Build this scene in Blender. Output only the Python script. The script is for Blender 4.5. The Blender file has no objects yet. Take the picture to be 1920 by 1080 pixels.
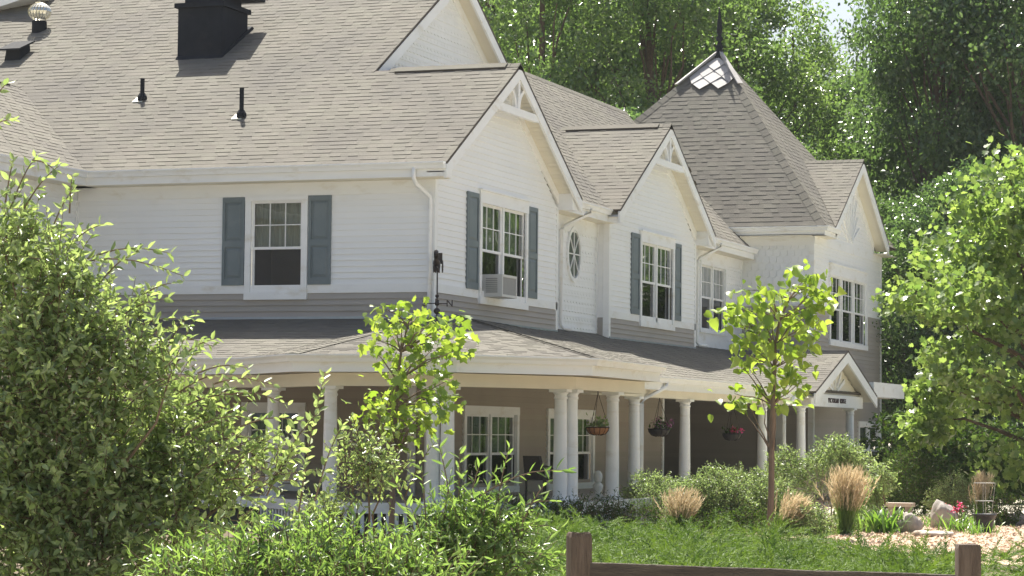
import bpy, math, random
import numpy as np
from mathutils import Vector, Matrix
random.seed(7)
RNG = np.random.default_rng(11)
scene = bpy.context.scene
COL = scene.collection
rad = math.radians

# ------------------------------------------------------------------ camera, sky, sun, exposure
F_PX = 4829.0
yaw, pit, rol = rad(20.3496), rad(3.2169), rad(0.6140)
fwd = np.array([-math.sin(yaw) * math.cos(pit), math.cos(yaw) * math.cos(pit), math.sin(pit)])
r0 = np.array([math.cos(yaw), math.sin(yaw), 0.0]); u0 = np.cross(r0, fwd)
CR = r0 * math.cos(rol) + u0 * math.sin(rol); CU = -r0 * math.sin(rol) + u0 * math.cos(rol)
CP = np.array([18.153, -44.702, 1.7])
cam = bpy.data.cameras.new('camera'); cam_o = bpy.data.objects.new('camera', cam); COL.objects.link(cam_o)
cam.sensor_width = 36.0; cam.lens = F_PX / 1920 * 36; cam.clip_start = 0.5; cam.clip_end = 3000
m = Matrix.Identity(4)
for i in range(3):
    m[i][0], m[i][1], m[i][2], m[i][3] = CR[i], CU[i], -fwd[i], CP[i]
cam_o.matrix_world = m
scene.camera = cam_o
SUN_D = Vector((0.255, -0.42, -0.872)).normalized()          # direction the light travels
ELEV = math.asin(-SUN_D.z); ROT = math.atan2(-SUN_D.x, -SUN_D.y)
world = bpy.data.worlds.new('World'); scene.world = world; world.use_nodes = True
wn = world.node_tree.nodes; wn.clear()
sky = wn.new('ShaderNodeTexSky'); sky.sky_type = 'NISHITA'; sky.sun_disc = False
sky.sun_elevation = ELEV; sky.sun_rotation = ROT; sky.air_density = 1.0; sky.dust_density = 4.0; sky.ozone_density = 1.0
bg = wn.new('ShaderNodeBackground'); bg.inputs[1].default_value = 0.072
wo = wn.new('ShaderNodeOutputWorld')
world.node_tree.links.new(sky.outputs[0], bg.inputs[0]); world.node_tree.links.new(bg.outputs[0], wo.inputs[0])
sun = bpy.data.lights.new('sun', 'SUN'); sun.energy = 5.0; sun.angle = rad(0.55); sun.color = (1.0, 0.95, 0.86)
sun_o = bpy.data.objects.new('sun', sun); COL.objects.link(sun_o)
sun_o.rotation_euler = SUN_D.to_track_quat('-Z', 'Y').to_euler(); sun_o.location = (0, 0, 60)
scene.view_settings.view_transform = 'Standard'; scene.view_settings.look = 'None'
scene.view_settings.exposure = 1.3; scene.view_settings.gamma = 1.0
try:
    scene.view_settings.use_curve_mapping = False
except Exception:
    pass
scene.cycles.use_denoising = True
scene.cycles.max_bounces = 8; scene.cycles.transparent_max_bounces = 12

def ray(x, y): return (x - 960) * CR - (y - 540) * CU + F_PX * fwd
def at(x, y, depth): return CP + ray(x, y) * (depth / F_PX)       # photo position at a given distance
def on(x, y, ax, c):
    d = ray(x, y); return CP + d * ((c - CP[ax]) / d[ax])

# ------------------------------------------------------------------ materials
def mat(name, base, rough=0.6, var=0.0, scale=4.0, var2=0.0, spec=0.3, bump=0.0, bscale=60.0, metal=0.0, stretch=(1, 1, 1), dirt=None, dscale=1.2, dlo=.5, dhi=.75):
    M = bpy.data.materials.new(name); M.use_nodes = True
    nt = M.node_tree; N = nt.nodes; L = nt.links
    P = N['Principled BSDF']
    P.inputs['Roughness'].default_value = rough; P.inputs['Metallic'].default_value = metal
    P.inputs['Specular IOR Level'].default_value = spec
    tc = N.new('ShaderNodeNewGeometry')
    mp = N.new('ShaderNodeVectorMath'); mp.operation = 'MULTIPLY'; mp.inputs[1].default_value = stretch
    L.new(tc.outputs['Position'], mp.inputs[0])
    nz = N.new('ShaderNodeTexNoise'); nz.inputs['Scale'].default_value = scale; nz.inputs['Detail'].default_value = 6
    L.new(mp.outputs[0], nz.inputs['Vector'])
    hsv = N.new('ShaderNodeHueSaturation'); hsv.inputs['Color'].default_value = (*base, 1)
    mr = N.new('ShaderNodeMapRange'); mr.inputs[1].default_value = .25; mr.inputs[2].default_value = .75
    mr.inputs[3].default_value = 1 - var; mr.inputs[4].default_value = 1 + var
    L.new(nz.outputs[0], mr.inputs[0])
    val = mr.outputs[0]
    if var2:
        oi = N.new('ShaderNodeObjectInfo')
        ad = N.new('ShaderNodeMath'); ad.operation = 'ADD'; L.new(tc.outputs['Random Per Island'], ad.inputs[0]); L.new(oi.outputs['Random'], ad.inputs[1])
        fr = N.new('ShaderNodeMath'); fr.operation = 'FRACT'; L.new(ad.outputs[0], fr.inputs[0])
        m2 = N.new('ShaderNodeMapRange'); m2.inputs[3].default_value = 1 - var2; m2.inputs[4].default_value = 1 + var2
        L.new(fr.outputs[0], m2.inputs[0])
        mu = N.new('ShaderNodeMath'); mu.operation = 'MULTIPLY'; L.new(val, mu.inputs[0]); L.new(m2.outputs[0], mu.inputs[1]); val = mu.outputs[0]
        m3 = N.new('ShaderNodeMapRange'); m3.inputs[3].default_value = .488; m3.inputs[4].default_value = .512
        f2 = N.new('ShaderNodeMath'); f2.operation = 'MULTIPLY'; f2.inputs[1].default_value = 7.31; L.new(fr.outputs[0], f2.inputs[0])
        f3 = N.new('ShaderNodeMath'); f3.operation = 'FRACT'; L.new(f2.outputs[0], f3.inputs[0]); L.new(f3.outputs[0], m3.inputs[0])
        L.new(m3.outputs[0], hsv.inputs['Hue'])
    L.new(val, hsv.inputs['Value'])
    col = hsv.outputs[0]
    if dirt:
        n2 = N.new('ShaderNodeTexNoise'); n2.inputs['Scale'].default_value = dscale; n2.inputs['Detail'].default_value = 8; n2.inputs['Roughness'].default_value = .65
        L.new(mp.outputs[0], n2.inputs['Vector'])
        rp = N.new('ShaderNodeMapRange'); rp.inputs[1].default_value = dlo; rp.inputs[2].default_value = dhi; L.new(n2.outputs[0], rp.inputs[0])
        mx = N.new('ShaderNodeMix'); mx.data_type = 'RGBA'; L.new(rp.outputs[0], mx.inputs[0]); L.new(col, mx.inputs[6]); mx.inputs[7].default_value = (*dirt, 1); col = mx.outputs[2]
    L.new(col, P.inputs['Base Color'])
    if bump:
        nb = N.new('ShaderNodeTexNoise'); nb.inputs['Scale'].default_value = bscale; nb.inputs['Detail'].default_value = 4
        L.new(mp.outputs[0], nb.inputs['Vector'])
        b = N.new('ShaderNodeBump'); b.inputs['Strength'].default_value = bump; b.inputs['Distance'].default_value = .02
        L.new(nb.outputs[0], b.inputs['Height']); L.new(b.outputs[0], P.inputs['Normal'])
    return M

def leaf_mat(name, dark, light, trans=0.45, rough=0.38, spec=0.5, tcol=None, big=0.0):
    M = bpy.data.materials.new(name); M.use_nodes = True
    nt = M.node_tree; N = nt.nodes; L = nt.links
    P = N['Principled BSDF']; out = N['Material Output']
    P.inputs['Roughness'].default_value = rough; P.inputs['Specular IOR Level'].default_value = spec
    g = N.new('ShaderNodeNewGeometry'); oi = N.new('ShaderNodeObjectInfo')
    ad = N.new('ShaderNodeMath'); ad.operation = 'ADD'; L.new(g.outputs['Random Per Island'], ad.inputs[0]); L.new(oi.outputs['Random'], ad.inputs[1])
    fr = N.new('ShaderNodeMath'); fr.operation = 'FRACT'; L.new(ad.outputs[0], fr.inputs[0])
    fac = fr.outputs[0]
    if big:
        nz = N.new('ShaderNodeTexNoise'); nz.inputs['Scale'].default_value = big; nz.inputs['Detail'].default_value = 2; L.new(g.outputs['Position'], nz.inputs['Vector'])
        mr = N.new('ShaderNodeMapRange'); mr.inputs[1].default_value = .35; mr.inputs[2].default_value = .65; L.new(nz.outputs[0], mr.inputs[0])
        av = N.new('ShaderNodeMath'); av.operation = 'ADD'; L.new(fac, av.inputs[0]); L.new(mr.outputs[0], av.inputs[1])
        hf = N.new('ShaderNodeMath'); hf.operation = 'MULTIPLY'; hf.inputs[1].default_value = .5; L.new(av.outputs[0], hf.inputs[0]); fac = hf.outputs[0]
    mx = N.new('ShaderNodeMix'); mx.data_type = 'RGBA'; L.new(fac, mx.inputs[0])
    mx.inputs[6].default_value = (*dark, 1); mx.inputs[7].default_value = (*light, 1)
    L.new(mx.outputs[2], P.inputs['Base Color'])
    t = N.new('ShaderNodeBsdfTranslucent')
    gm = N.new('ShaderNodeMix'); gm.data_type = 'RGBA'; gm.blend_type = 'MULTIPLY'; gm.inputs[0].default_value = 1
    L.new(mx.outputs[2], gm.inputs[6]); gm.inputs[7].default_value = (*(tcol or (2.3, 2.1, .9)), 1)
    L.new(gm.outputs[2], t.inputs[0])
    ms = N.new('ShaderNodeMixShader'); ms.inputs[0].default_value = trans
    L.new(P.outputs[0], ms.inputs[1]); L.new(t.outputs[0], ms.inputs[2]); L.new(ms.outputs[0], out.inputs[0])
    return M

def glass_mat(name, tint, refl=1.0):
    M = bpy.data.materials.new(name); M.use_nodes = True
    nt = M.node_tree; N = nt.nodes; L = nt.links; N.clear()
    out = N.new('ShaderNodeOutputMaterial'); tr = N.new('ShaderNodeBsdfTransparent'); tr.inputs[0].default_value = (*tint, 1)
    gl = N.new('ShaderNodeBsdfGlossy'); gl.inputs['Roughness'].default_value = .01; gl.inputs[0].default_value = (refl, refl, refl, 1)
    fr = N.new('ShaderNodeFresnel'); fr.inputs[0].default_value = 1.6
    nz = N.new('ShaderNodeTexNoise'); nz.inputs['Scale'].default_value = 1.6
    g = N.new('ShaderNodeNewGeometry'); L.new(g.outputs['Position'], nz.inputs['Vector'])
    b = N.new('ShaderNodeBump'); b.inputs['Strength'].default_value = .08; b.inputs['Distance'].default_value = .05; L.new(nz.outputs[0], b.inputs['Height']); L.new(b.outputs[0], gl.inputs['Normal'])
    ml = N.new('ShaderNodeMath'); ml.operation = 'MULTIPLY'; ml.inputs[1].default_value = 2.0; ml.use_clamp = True; L.new(fr.outputs[0], ml.inputs[0])
    ms = N.new('ShaderNodeMixShader'); L.new(ml.outputs[0], ms.inputs[0]); L.new(tr.outputs[0], ms.inputs[1]); L.new(gl.outputs[0], ms.inputs[2]); L.new(ms.outputs[0], out.inputs[0])
    return M

MT = {}
MT['white'] = mat('white_siding', (.84, .85, .84), .5, .015, 1.2, .015, dirt=(.74, .72, .65), dscale=.7, dlo=.6, dhi=.9)
MT['trim'] = mat('white_trim', (.84, .85, .84), .45, .03, 2.0, 0, dirt=(.66, .62, .52), dscale=1.6, dlo=.55, dhi=.8, stretch=(1, 1, 2.5))
MT['cream'] = mat('cream_soffit', (.78, .74, .62), .6, .04, 2.0)
MT['taupe'] = mat('taupe_siding', (.40, .372, .335), .6, .05, 1.5, .05)
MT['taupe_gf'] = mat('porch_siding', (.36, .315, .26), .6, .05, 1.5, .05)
MT['shingle'] = mat('asphalt_shingle', (.172, .163, .137), .92, .09, .7, .065, spec=.15, bump=.5, bscale=160, dirt=(.14, .132, .118), dscale=.45, dlo=.45, dhi=.7)
MT['cap'] = mat('ridge_cap_shingle', (.164, .156, .131), .92, .07, 1.3, .08, spec=.15, bump=.5, bscale=160)
MT['deck'] = mat('roof_deck', (.10, .088, .075), .9, .1)
MT['shutter'] = mat('shutter_blue_grey', (.165, .2, .212), .5, .05, 3, dirt=(.2, .23, .235), dscale=3)
MT['dark'] = mat('black_metal', (.022, .024, .027), .75, .1, 5, spec=.1)
MT['chimney'] = mat('charcoal_chimney', (.022, .025, .031), .8, .18, 3, spec=.1, dirt=(.034, .036, .04), dscale=2)
MT['metal'] = mat('weathered_metal', (.36, .35, .34), .7, .06, 3, .10, metal=.1, dirt=(.25, .24, .23), dscale=3)
MT['flash'] = mat('galvanised_flashing', (.36, .40, .45), .35, .1, 6, metal=.6)
MT['galv'] = mat('galvanised_vent', (.75, .73, .62), .25, .08, 6, metal=.8)
MT['vaned'] = mat('bronze_vane', (.055, .045, .04), .5, .2, 20, metal=.4)
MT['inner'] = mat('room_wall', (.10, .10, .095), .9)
MT['curtain'] = mat('curtain', (.30, .34, .31), .9, .25, 3, stretch=(9, 9, .6))
MT['sheer'] = mat('sheer_curtain', (.46, .47, .45), .9, .25, 3, stretch=(9, 9, .6))
MT['glass'] = glass_mat('window_glass', (.80, .86, .83))
MT['screen'] = glass_mat('screened_glass', (.34, .36, .35), .55)
MT['oval'] = mat('oval_glass', (.10, .12, .11), .08, .3, 4, spec=.6)
MT['ac'] = mat('ac_plastic', (.60, .60, .57), .5, .04)
MT['acd'] = mat('ac_grille', (.30, .30, .29), .6, .04)
MT['bark'] = mat('bark', (.115, .085, .06), .9, .25, 14, bump=.6, bscale=40)
MT['bark2'] = mat('young_bark', (.20, .15, .11), .85, .2, 14, stretch=(1, 1, .3))
MT['twig'] = mat('twig', (.16, .115, .075), .85, .2, 10)
MT['deadtwig'] = mat('dry_twig', (.22, .17, .14), .9, .2, 10)
MT['wood'] = mat('weathered_fence', (.145, .108, .082), .85, .3, 5, bump=.9, bscale=30, stretch=(4, 4, .5), dirt=(.085, .06, .045), dscale=3, dlo=.42, dhi=.62)
MT['woodr'] = mat('weathered_rail', (.105, .088, .07), .85, .3, 5, bump=.9, bscale=30, stretch=(.5, 4, 6), dirt=(.07, .055, .045), dscale=3, dlo=.42, dhi=.62)
MT['stone'] = mat('boulder', (.34, .31, .275), .9, .2, 3, bump=.8, bscale=9, dirt=(.2, .17, .145), dscale=2.5)
MT['stone2'] = mat('pale_flagstone', (.50, .43, .36), .9, .12, 3, bump=.8, bscale=9)
MT['soil'] = mat('dry_ground', (.43, .395, .325), .95, .2, 1.5, bump=1, bscale=8, dirt=(.30, .29, .18), dscale=.35)
MT['bedsoil'] = mat('bed_soil', (.11, .085, .055), .95, .25, 3, bump=1, bscale=12)
MT['mulch'] = mat('wood_mulch', (.46, .345, .25), .95, .25, 6, bump=1, bscale=30)
MT['chip'] = mat('wood_chip', (.50, .385, .285), .9, .12, 6, .25)
MT['pot'] = mat('black_pot', (.045, .047, .052), .5, .1, 4)
MT['coir'] = mat('coir_basket', (.40, .20, .095), .9, .25, 30, bump=.8, bscale=80)
MT['wire'] = mat('galvanised_wire', (.42, .42, .40), .4, .1, metal=.6)
MT['statue'] = mat('white_statue', (.66, .66, .63), .7, .1, 12)
MT['chair'] = mat('dark_wicker', (.055, .05, .045), .7, .2, 40)
MT['porchfloor'] = mat('porch_boards', (.42, .40, .37), .7, .08, 3, dirt=(.3, .29, .27))
MT['letter'] = mat('brown_letters', (.055, .035, .032), .5)
MT['ceil'] = mat('porch_ceiling', (.52, .48, .42), .7, .04)
MT['pink'] = mat('pink_petal', (.75, .08, .22), .6, .1, 5, .3)
MT['orange'] = mat('orange_petal', (.75, .17, .07), .6, .1, 5, .3)
MT['plum'] = mat('mauve_petal', (.30, .12, .22), .6, .1, 5, .35)
MT['straw'] = leaf_mat('reed_plume', (.46, .38, .24), (.70, .60, .42), .3, .7, .2, (1.1, 1.05, .95))
MT['blade'] = leaf_mat('grass_blade', (.055, .12, .025), (.12, .21, .05), .4)
MT['lily'] = leaf_mat('strap_leaf', (.06, .14, .03), (.13, .23, .06), .42, .35, .5)
MT['juniper'] = leaf_mat('juniper_spray', (.05, .105, .022), (.165, .24, .05), .28, .6, .25, (1.5, 1.55, .85), big=1.3)
MT['shrub_pale'] = leaf_mat('pale_shrub_leaf', (.14, .205, .085), (.29, .37, .17), .42, .4, .6, (1.5, 1.55, 1.0))
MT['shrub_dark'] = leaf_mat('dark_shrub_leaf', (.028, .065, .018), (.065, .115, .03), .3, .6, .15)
MT['fgleaf'] = leaf_mat('shrub_leaf', (.13, .185, .078), (.29, .36, .165), .45, .28, 1.0, (1.75, 1.8, 1.05))
MT['willow'] = leaf_mat('willow_leaf', (.09, .16, .045), (.19, .275, .09), .45, .3, .8, (1.8, 1.85, 1.0))
MT['young'] = leaf_mat('young_leaf', (.15, .245, .04), (.27, .36, .09), .48, .36, .6, (1.75, 1.7, .8))
MT['maple'] = leaf_mat('maple_leaf', (.095, .16, .048), (.215, .285, .10), .48, .3, .9, (1.8, 1.85, 1.0))
MT['cotton'] = leaf_mat('cottonwood_leaf', (.068, .12, .042), (.15, .215, .08), .48, .27, 1.0, (1.85, 1.95, 1.1), big=.22)
MT['cotton2'] = leaf_mat('dark_cottonwood_leaf', (.058, .105, .04), (.12, .18, .07), .46, .25, 1.0, (1.85, 1.95, 1.15), big=.22)

# ------------------------------------------------------------------ mesh helpers
class MB:
    def __init__(s): s.v = []; s.f = []
    def add(s, vs, fs):
        b = len(s.v); s.v += [tuple(map(float, p)) for p in vs]; s.f += [tuple(b + i for i in f) for f in fs]; return s
    def hexa(s, p):                      # 4 lower + 4 upper points
        return s.add(p, [(3, 2, 1, 0), (4, 5, 6, 7), (0, 1, 5, 4), (1, 2, 6, 5), (2, 3, 7, 6), (3, 0, 4, 7)])
    def box(s, x0, x1, y0, y1, z0, z1):
        return s.hexa([(x0, y0, z0), (x1, y0, z0), (x1, y1, z0), (x0, y1, z0), (x0, y0, z1), (x1, y0, z1), (x1, y1, z1), (x0, y1, z1)])
    def extrude(s, poly, d):             # planar polygon (3D points) pushed by vector d
        n = len(poly); d = np.array(d); a = [np.array(p, float) for p in poly]
        return s.add(a + [p + d for p in a], [tuple(range(n - 1, -1, -1)), tuple(range(n, 2 * n))] + [(i, (i + 1) % n, n + (i + 1) % n, n + i) for i in range(n)])
    def tube(s, pts, rs, n=6, cap=True):
        pts = [np.array(p, float) for p in pts]; b = len(s.v); k = len(pts)
        if not hasattr(rs, '__len__'): rs = [rs] * k
        for i, p in enumerate(pts):
            t = pts[min(i + 1, k - 1)] - pts[max(i - 1, 0)]; t = t / (np.linalg.norm(t) + 1e-9)
            a = np.cross(t, (0, 0, 1.)) if abs(t[2]) < .95 else np.cross(t, (0, 1., 0)); a /= np.linalg.norm(a) + 1e-9; c = np.cross(t, a)
            for j in range(n):
                w = 2 * math.pi * j / n; s.v.append(tuple(p + rs[i] * (math.cos(w) * a + math.sin(w) * c)))
        for i in range(k - 1):
            for j in range(n):
                s.f.append((b + i * n + j, b + i * n + (j + 1) % n, b + (i + 1) * n + (j + 1) % n, b + (i + 1) * n + j))
        if cap: s.f += [tuple(b + j for j in range(n - 1, -1, -1)), tuple(b + (k - 1) * n + j for j in range(n))]
        return s
    def lathe(s, prof, c=(0, 0, 0), n=20):
        b = len(s.v)
        for r, z in prof:
            for j in range(n):
                w = 2 * math.pi * j / n; s.v.append((c[0] + r * math.cos(w), c[1] + r * math.sin(w), c[2] + z))
        k = len(prof)
        for i in range(k - 1):
            for j in range(n):
                s.f.append((b + i * n + j, b + i * n + (j + 1) % n, b + (i + 1) * n + (j + 1) % n, b + (i + 1) * n + j))
        s.f += [tuple(b + j for j in range(n - 1, -1, -1)), tuple(b + (k - 1) * n + j for j in range(n))]
        return s
    def sweep(s, path, prof, closed=False):   # prof: (out, up) offsets; path: list of (xyz); outward = right of travel
        P = [np.array(p, float) for p in path]; n = len(P); b = len(s.v); k = len(prof)
        for i in range(n):
            t0 = P[i] - P[i - 1] if i else P[1] - P[0]; t1 = P[i + 1] - P[i] if i < n - 1 else t0
            a0 = np.array([t0[1], -t0[0], 0]); a1 = np.array([t1[1], -t1[0], 0]); a0 /= np.linalg.norm(a0); a1 /= np.linalg.norm(a1)
            a = a0 + a1; a /= np.linalg.norm(a); a /= max(.3, a @ a0)
            for o, u in prof: s.v.append(tuple(P[i] + a * o + np.array([0, 0, u])))
        for i in range(n - 1):
            for j in range(k):
                s.f.append((b + i * k + j, b + i * k + (j + 1) % k, b + (i + 1) * k + (j + 1) % k, b + (i + 1) * k + j))
        s.f += [tuple(b + j for j in range(k - 1, -1, -1)), tuple(b + (n - 1) * k + j for j in range(k))]
        return s
    def mesh(s, name, m, smooth=False):
        me = bpy.data.meshes.new(name); me.from_pydata(s.v, [], s.f); me.materials.append(MT[m]); me.update()
        if smooth: me.polygons.foreach_set('use_smooth', [True] * len(me.polygons))
        return me
    def build(s, name, m, parent=None, smooth=False, kind=None, loc=None):
        return link(name, s.mesh(name, m, smooth), parent, kind, loc)

def link(name, me, parent=None, kind=None, loc=None, rz=0):
    o = bpy.data.objects.new(name, me); COL.objects.link(o)
    if parent is not None: o.parent = parent
    if loc is not None: o.location = [float(q) for q in loc]
    if rz: o.rotation_euler = (0, 0, rz)
    if kind: o['kind'] = kind
    return o
def thing(name, label, cat, loc=(0, 0, 0), group=None, rz=0):
    o = bpy.data.objects.new(name, None); COL.objects.link(o); o.location = [float(q) for q in loc]; o.rotation_euler = (0, 0, rz)
    o.empty_display_size = .3
    return tag(o, label, cat, group)
def tag(o, label, cat, group=None):
    o['label'] = label; o['category'] = cat
    if group: o['group'] = group
    return o
class FR:                                 # wall frame: u along, z up, d outward
    def __init__(s, o, u, n): s.o = np.array(o, float); s.u = np.array(u, float); s.n = np.array(n, float)
    def p(s, u, z, d=0): return s.o + s.u * u + np.array([0, 0, z]) + s.n * d
    def box(s, mb, u0, u1, z0, z1, d0, d1):
        return mb.hexa([s.p(u0, z0, d0), s.p(u1, z0, d0), s.p(u1, z0, d1), s.p(u0, z0, d1), s.p(u0, z1, d0), s.p(u1, z1, d0), s.p(u1, z1, d1), s.p(u0, z1, d1)])

def text_mesh(txt, size, m, name):
    cu = bpy.data.curves.new(name, 'FONT'); cu.body = txt; cu.size = size; cu.extrude = .012; cu.align_x = 'CENTER'; cu.align_y = 'CENTER'
    cu.offset = .002
    o = bpy.data.objects.new(name, cu); COL.objects.link(o)
    dg = bpy.context.evaluated_depsgraph_get(); me = bpy.data.meshes.new_from_object(o.evaluated_get(dg)); me.name = name
    bpy.data.objects.remove(o); bpy.data.curves.remove(cu); me.materials.clear(); me.materials.append(MT[m])
    return me
# ------------------------------------------------------------------ the house
H = thing('victorian_house', 'white and taupe clapboard house with gabled shingle roofs and wraparound porch', 'house')
FS = FR((0, 0, 0), (1, 0, 0), (0, -1, 0)); FE = FR((0, 0, 0), (0, 1, 0), (1, 0, 0))
def interval(poly, z):
    xs = []
    n = len(poly)
    for i in range(n):
        (a, b), (c, d) = poly[i], poly[(i + 1) % n]
        if (b - z) * (d - z) < 0: xs.append(a + (c - a) * (z - b) / (d - b))
    return (min(xs), max(xs)) if xs else None
def spans(poly, z):                       # several intervals of a general polygon
    xs = []
    n = len(poly)
    for i in range(n):
        (a, b), (c, d) = poly[i], poly[(i + 1) % n]
        if (b - z) * (d - z) < 0: xs.append(a + (c - a) * (z - b) / (d - b))
    xs.sort(); return list(zip(xs[0::2], xs[1::2]))
def pieces(poly, z0, z1, ops):
    e = 1e-4; A = interval(poly, z0 + e); B = interval(poly, z1 - e)
    if not A and not B: return []
    A = A or ((B[0] + B[1]) / 2,) * 2; B = B or ((A[0] + A[1]) / 2,) * 2
    hs = sorted([o for o in ops if o[2] < z1 - .01 and o[3] > z0 + .01])
    out = []; l0, l1 = A[0], B[0]
    for h in hs:
        if h[0] > l0: out.append((l0, h[0], l1, h[0]))
        l0 = l1 = h[1]
    if A[1] > l0: out.append((l0, A[1], l1, max(B[1], l1)))
    return [p for p in out if p[1] - p[0] > .02]
def wall(name, fr, poly, ops, bands, course=.116, boards=True):
    zs = sorted(set([p[1] for p in poly] + [o[2] for o in ops] + [o[3] for o in ops]))
    mb = MB()
    for a, b in zip(zs, zs[1:]):
        for l0, r0_, l1, r1 in pieces(poly, a, b, ops):
            mb.add([fr.p(l0, a), fr.p(r0_, a), fr.p(r1, b), fr.p(l1, b)], [(0, 1, 2, 3)])
    w = mb.build(name, bands[-1][2], H)
    st = MB(); stm = None
    for z0, z1, mt in bands:
        n = max(1, round((z1 - z0) / course)); c = (z1 - z0) / n
        for i in range(n):
            a, b = z0 + i * c, z0 + (i + 1) * c
            for l0, r0_, l1, r1 in pieces(poly, a, b, ops):
                q = [fr.p(l0, a, .002), fr.p(r0_, a, .002), fr.p(r0_, a, .03), fr.p(l0, a, .03), fr.p(l1, b, .002), fr.p(r1, b, .002), fr.p(r1, b, .006), fr.p(l1, b, .006)]
                if boards: MB().hexa(q).build('siding_board', mt, w)
                else: st.hexa(q); stm = mt
    if st.v: st.build('siding', stm, w, kind='stuff')
    return w
def bar(fr, u0, u1, z0, z1, d0, d1, name, mt, parent=None):
    mb = MB(); fr.box(mb, u0, u1, z0, z1, d0, d1); return mb.build(name, mt, parent or H)
def scallops(fr, poly, parent, single=False, w=.2, h=.19, mt='white'):
    zs = [p[1] for p in poly]; z0 = min(zs); st = MB(); r = 0
    while z0 < max(zs) - .03:
        iv = interval(poly, min(z0 + h * .6, max(zs) - .01))
        if iv:
            u = iv[0] - (w / 2 if r % 2 else 0)
            while u < iv[1] - .02:
                a, b = max(u, iv[0]), min(u + w - .008, iv[1])
                if b - a > .03:
                    c, hw = (a + b) / 2, (b - a) / 2
                    pr = [(b, z0 + h * 1.05), (a, z0 + h * 1.05), (a, z0 + .055), (c - hw * .7, z0 + .018), (c, z0), (c + hw * .7, z0 + .018), (b, z0 + .055)]
                    f_ = [fr.p(x, z, .008 if z > z0 + h else .026) for x, z in pr]; k_ = [fr.p(x, z, .002) for x, z in pr]
                    mb = MB() if single else st
                    n = 7; mb.add(f_ + k_, [tuple(range(n))] + [(i, n + i, n + (i + 1) % n, (i + 1) % n) for i in range(n)])
                    if single: mb.build('scallop_shingle', mt, parent)
                u += w
        z0 += h; r += 1
    if st.v: st.build('scallop_shingles', mt, parent, kind='stuff')

def window(fr, u0, u1, z0, z1, units=1, nx=3, ny=2, cw=.11, head=.13, split=.52, curtain='curtain', low='screen', sill=.13, hood=True, upcur=True, ratios=None):
    c = MB()
    fr.box(c, u0, u0 + cw, z0 + sill, z1 - head, .0, .06); fr.box(c, u1 - cw, u1, z0 + sill, z1 - head, .0, .06)
    fr.box(c, u0 - .003, u1 + .003, z0, z0 + sill, 0, .075); fr.box(c, u0 - .003, u1 + .003, z1 - head, z1, 0, .066)
    if hood: fr.box(c, u0 - .03, u1 + .03, z1, z1 + .035, 0, .11)
    W = c.build('window', 'trim', H)
    a, b, y0, y1 = u0 + cw, u1 - cw, z0 + sill, z1 - head
    rm = MB(); q = [fr.p(a, y0, -.06), fr.p(b, y0, -.06), fr.p(b, y1, -.06), fr.p(a, y1, -.06)]; k = [fr.p(a - .3, y0 - .3, -1.5), fr.p(b + .3, y0 - .3, -1.5), fr.p(b + .3, y1 + .2, -1.5), fr.p(a - .3, y1 + .2, -1.5)]
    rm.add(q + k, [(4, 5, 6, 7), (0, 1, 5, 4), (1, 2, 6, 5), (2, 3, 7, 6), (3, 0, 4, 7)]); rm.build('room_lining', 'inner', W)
    mw = .085; uw = (b - a - mw * (units - 1)) / units; zm = y0 + (y1 - y0) * (1 - split)
    for i in range(units):
        s0 = a + i * (uw + mw); s1 = s0 + uw
        f_ = MB()
        if i: fr.box(f_, s0 - mw, s0, y0, y1, -.06, .03)
        st = .05
        for (za, zb, d) in ((zm - .02, y1, -.005), (y0, zm + .03, -.03)):
            fr.box(f_, s0, s0 + st, za, zb, d - .03, d); fr.box(f_, s1 - st, s1, za, zb, d - .03, d)
            fr.box(f_, s0 + st, s1 - st, zb - st, zb, d - .03, d); fr.box(f_, s0 + st, s1 - st, za, za + st, d - .03, d)
        f_.build('sash', 'trim', W)
        p0, p1, q0, q1 = s0 + st, s1 - st, zm + .03, y1 - st
        if nx * ny > 1:
            mu = MB()
            for j in range(1, nx):
                x = p0 + (p1 - p0) * j / nx; fr.box(mu, x - .009, x + .009, q0, q1, -.03, -.012)
            for j in range(1, ny):
                z = q0 + (q1 - q0) * j / ny; fr.box(mu, p0, p1, z - .009, z + .009, -.031, -.011)
            mu.build('muntin', 'trim', W)
        for jx in range(nx):
            for jy in range(ny):
                A = p0 + (p1 - p0) * jx / nx; B = p0 + (p1 - p0) * (jx + 1) / nx; Cc = q0 + (q1 - q0) * jy / ny; D = q0 + (q1 - q0) * (jy + 1) / ny
                MB().add([fr.p(A, Cc, -.024), fr.p(B, Cc, -.024), fr.p(B, D, -.024), fr.p(A, D, -.024)], [(0, 1, 2, 3)]).build('pane', 'glass', W)
        MB().add([fr.p(p0, y0 + st, -.048), fr.p(p1, y0 + st, -.048), fr.p(p1, zm, -.048), fr.p(p0, zm, -.048)], [(0, 1, 2, 3)]).build('pane', low, W)
        if upcur:
            cu = MB(); n = 26; zc = zm + .02; pts = []
            for j in range(n + 1):
                x = s0 + uw * j / n; d = -.16 + .03 * math.sin(j * 1.9 + i) + .01 * random.random(); pts += [fr.p(x, zc, d), fr.p(x, y1, d)]
            cu.add(pts, [(2 * j, 2 * j + 2, 2 * j + 3, 2 * j + 1) for j in range(n)]); cu.build('curtain', curtain, W)
    return W
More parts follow.
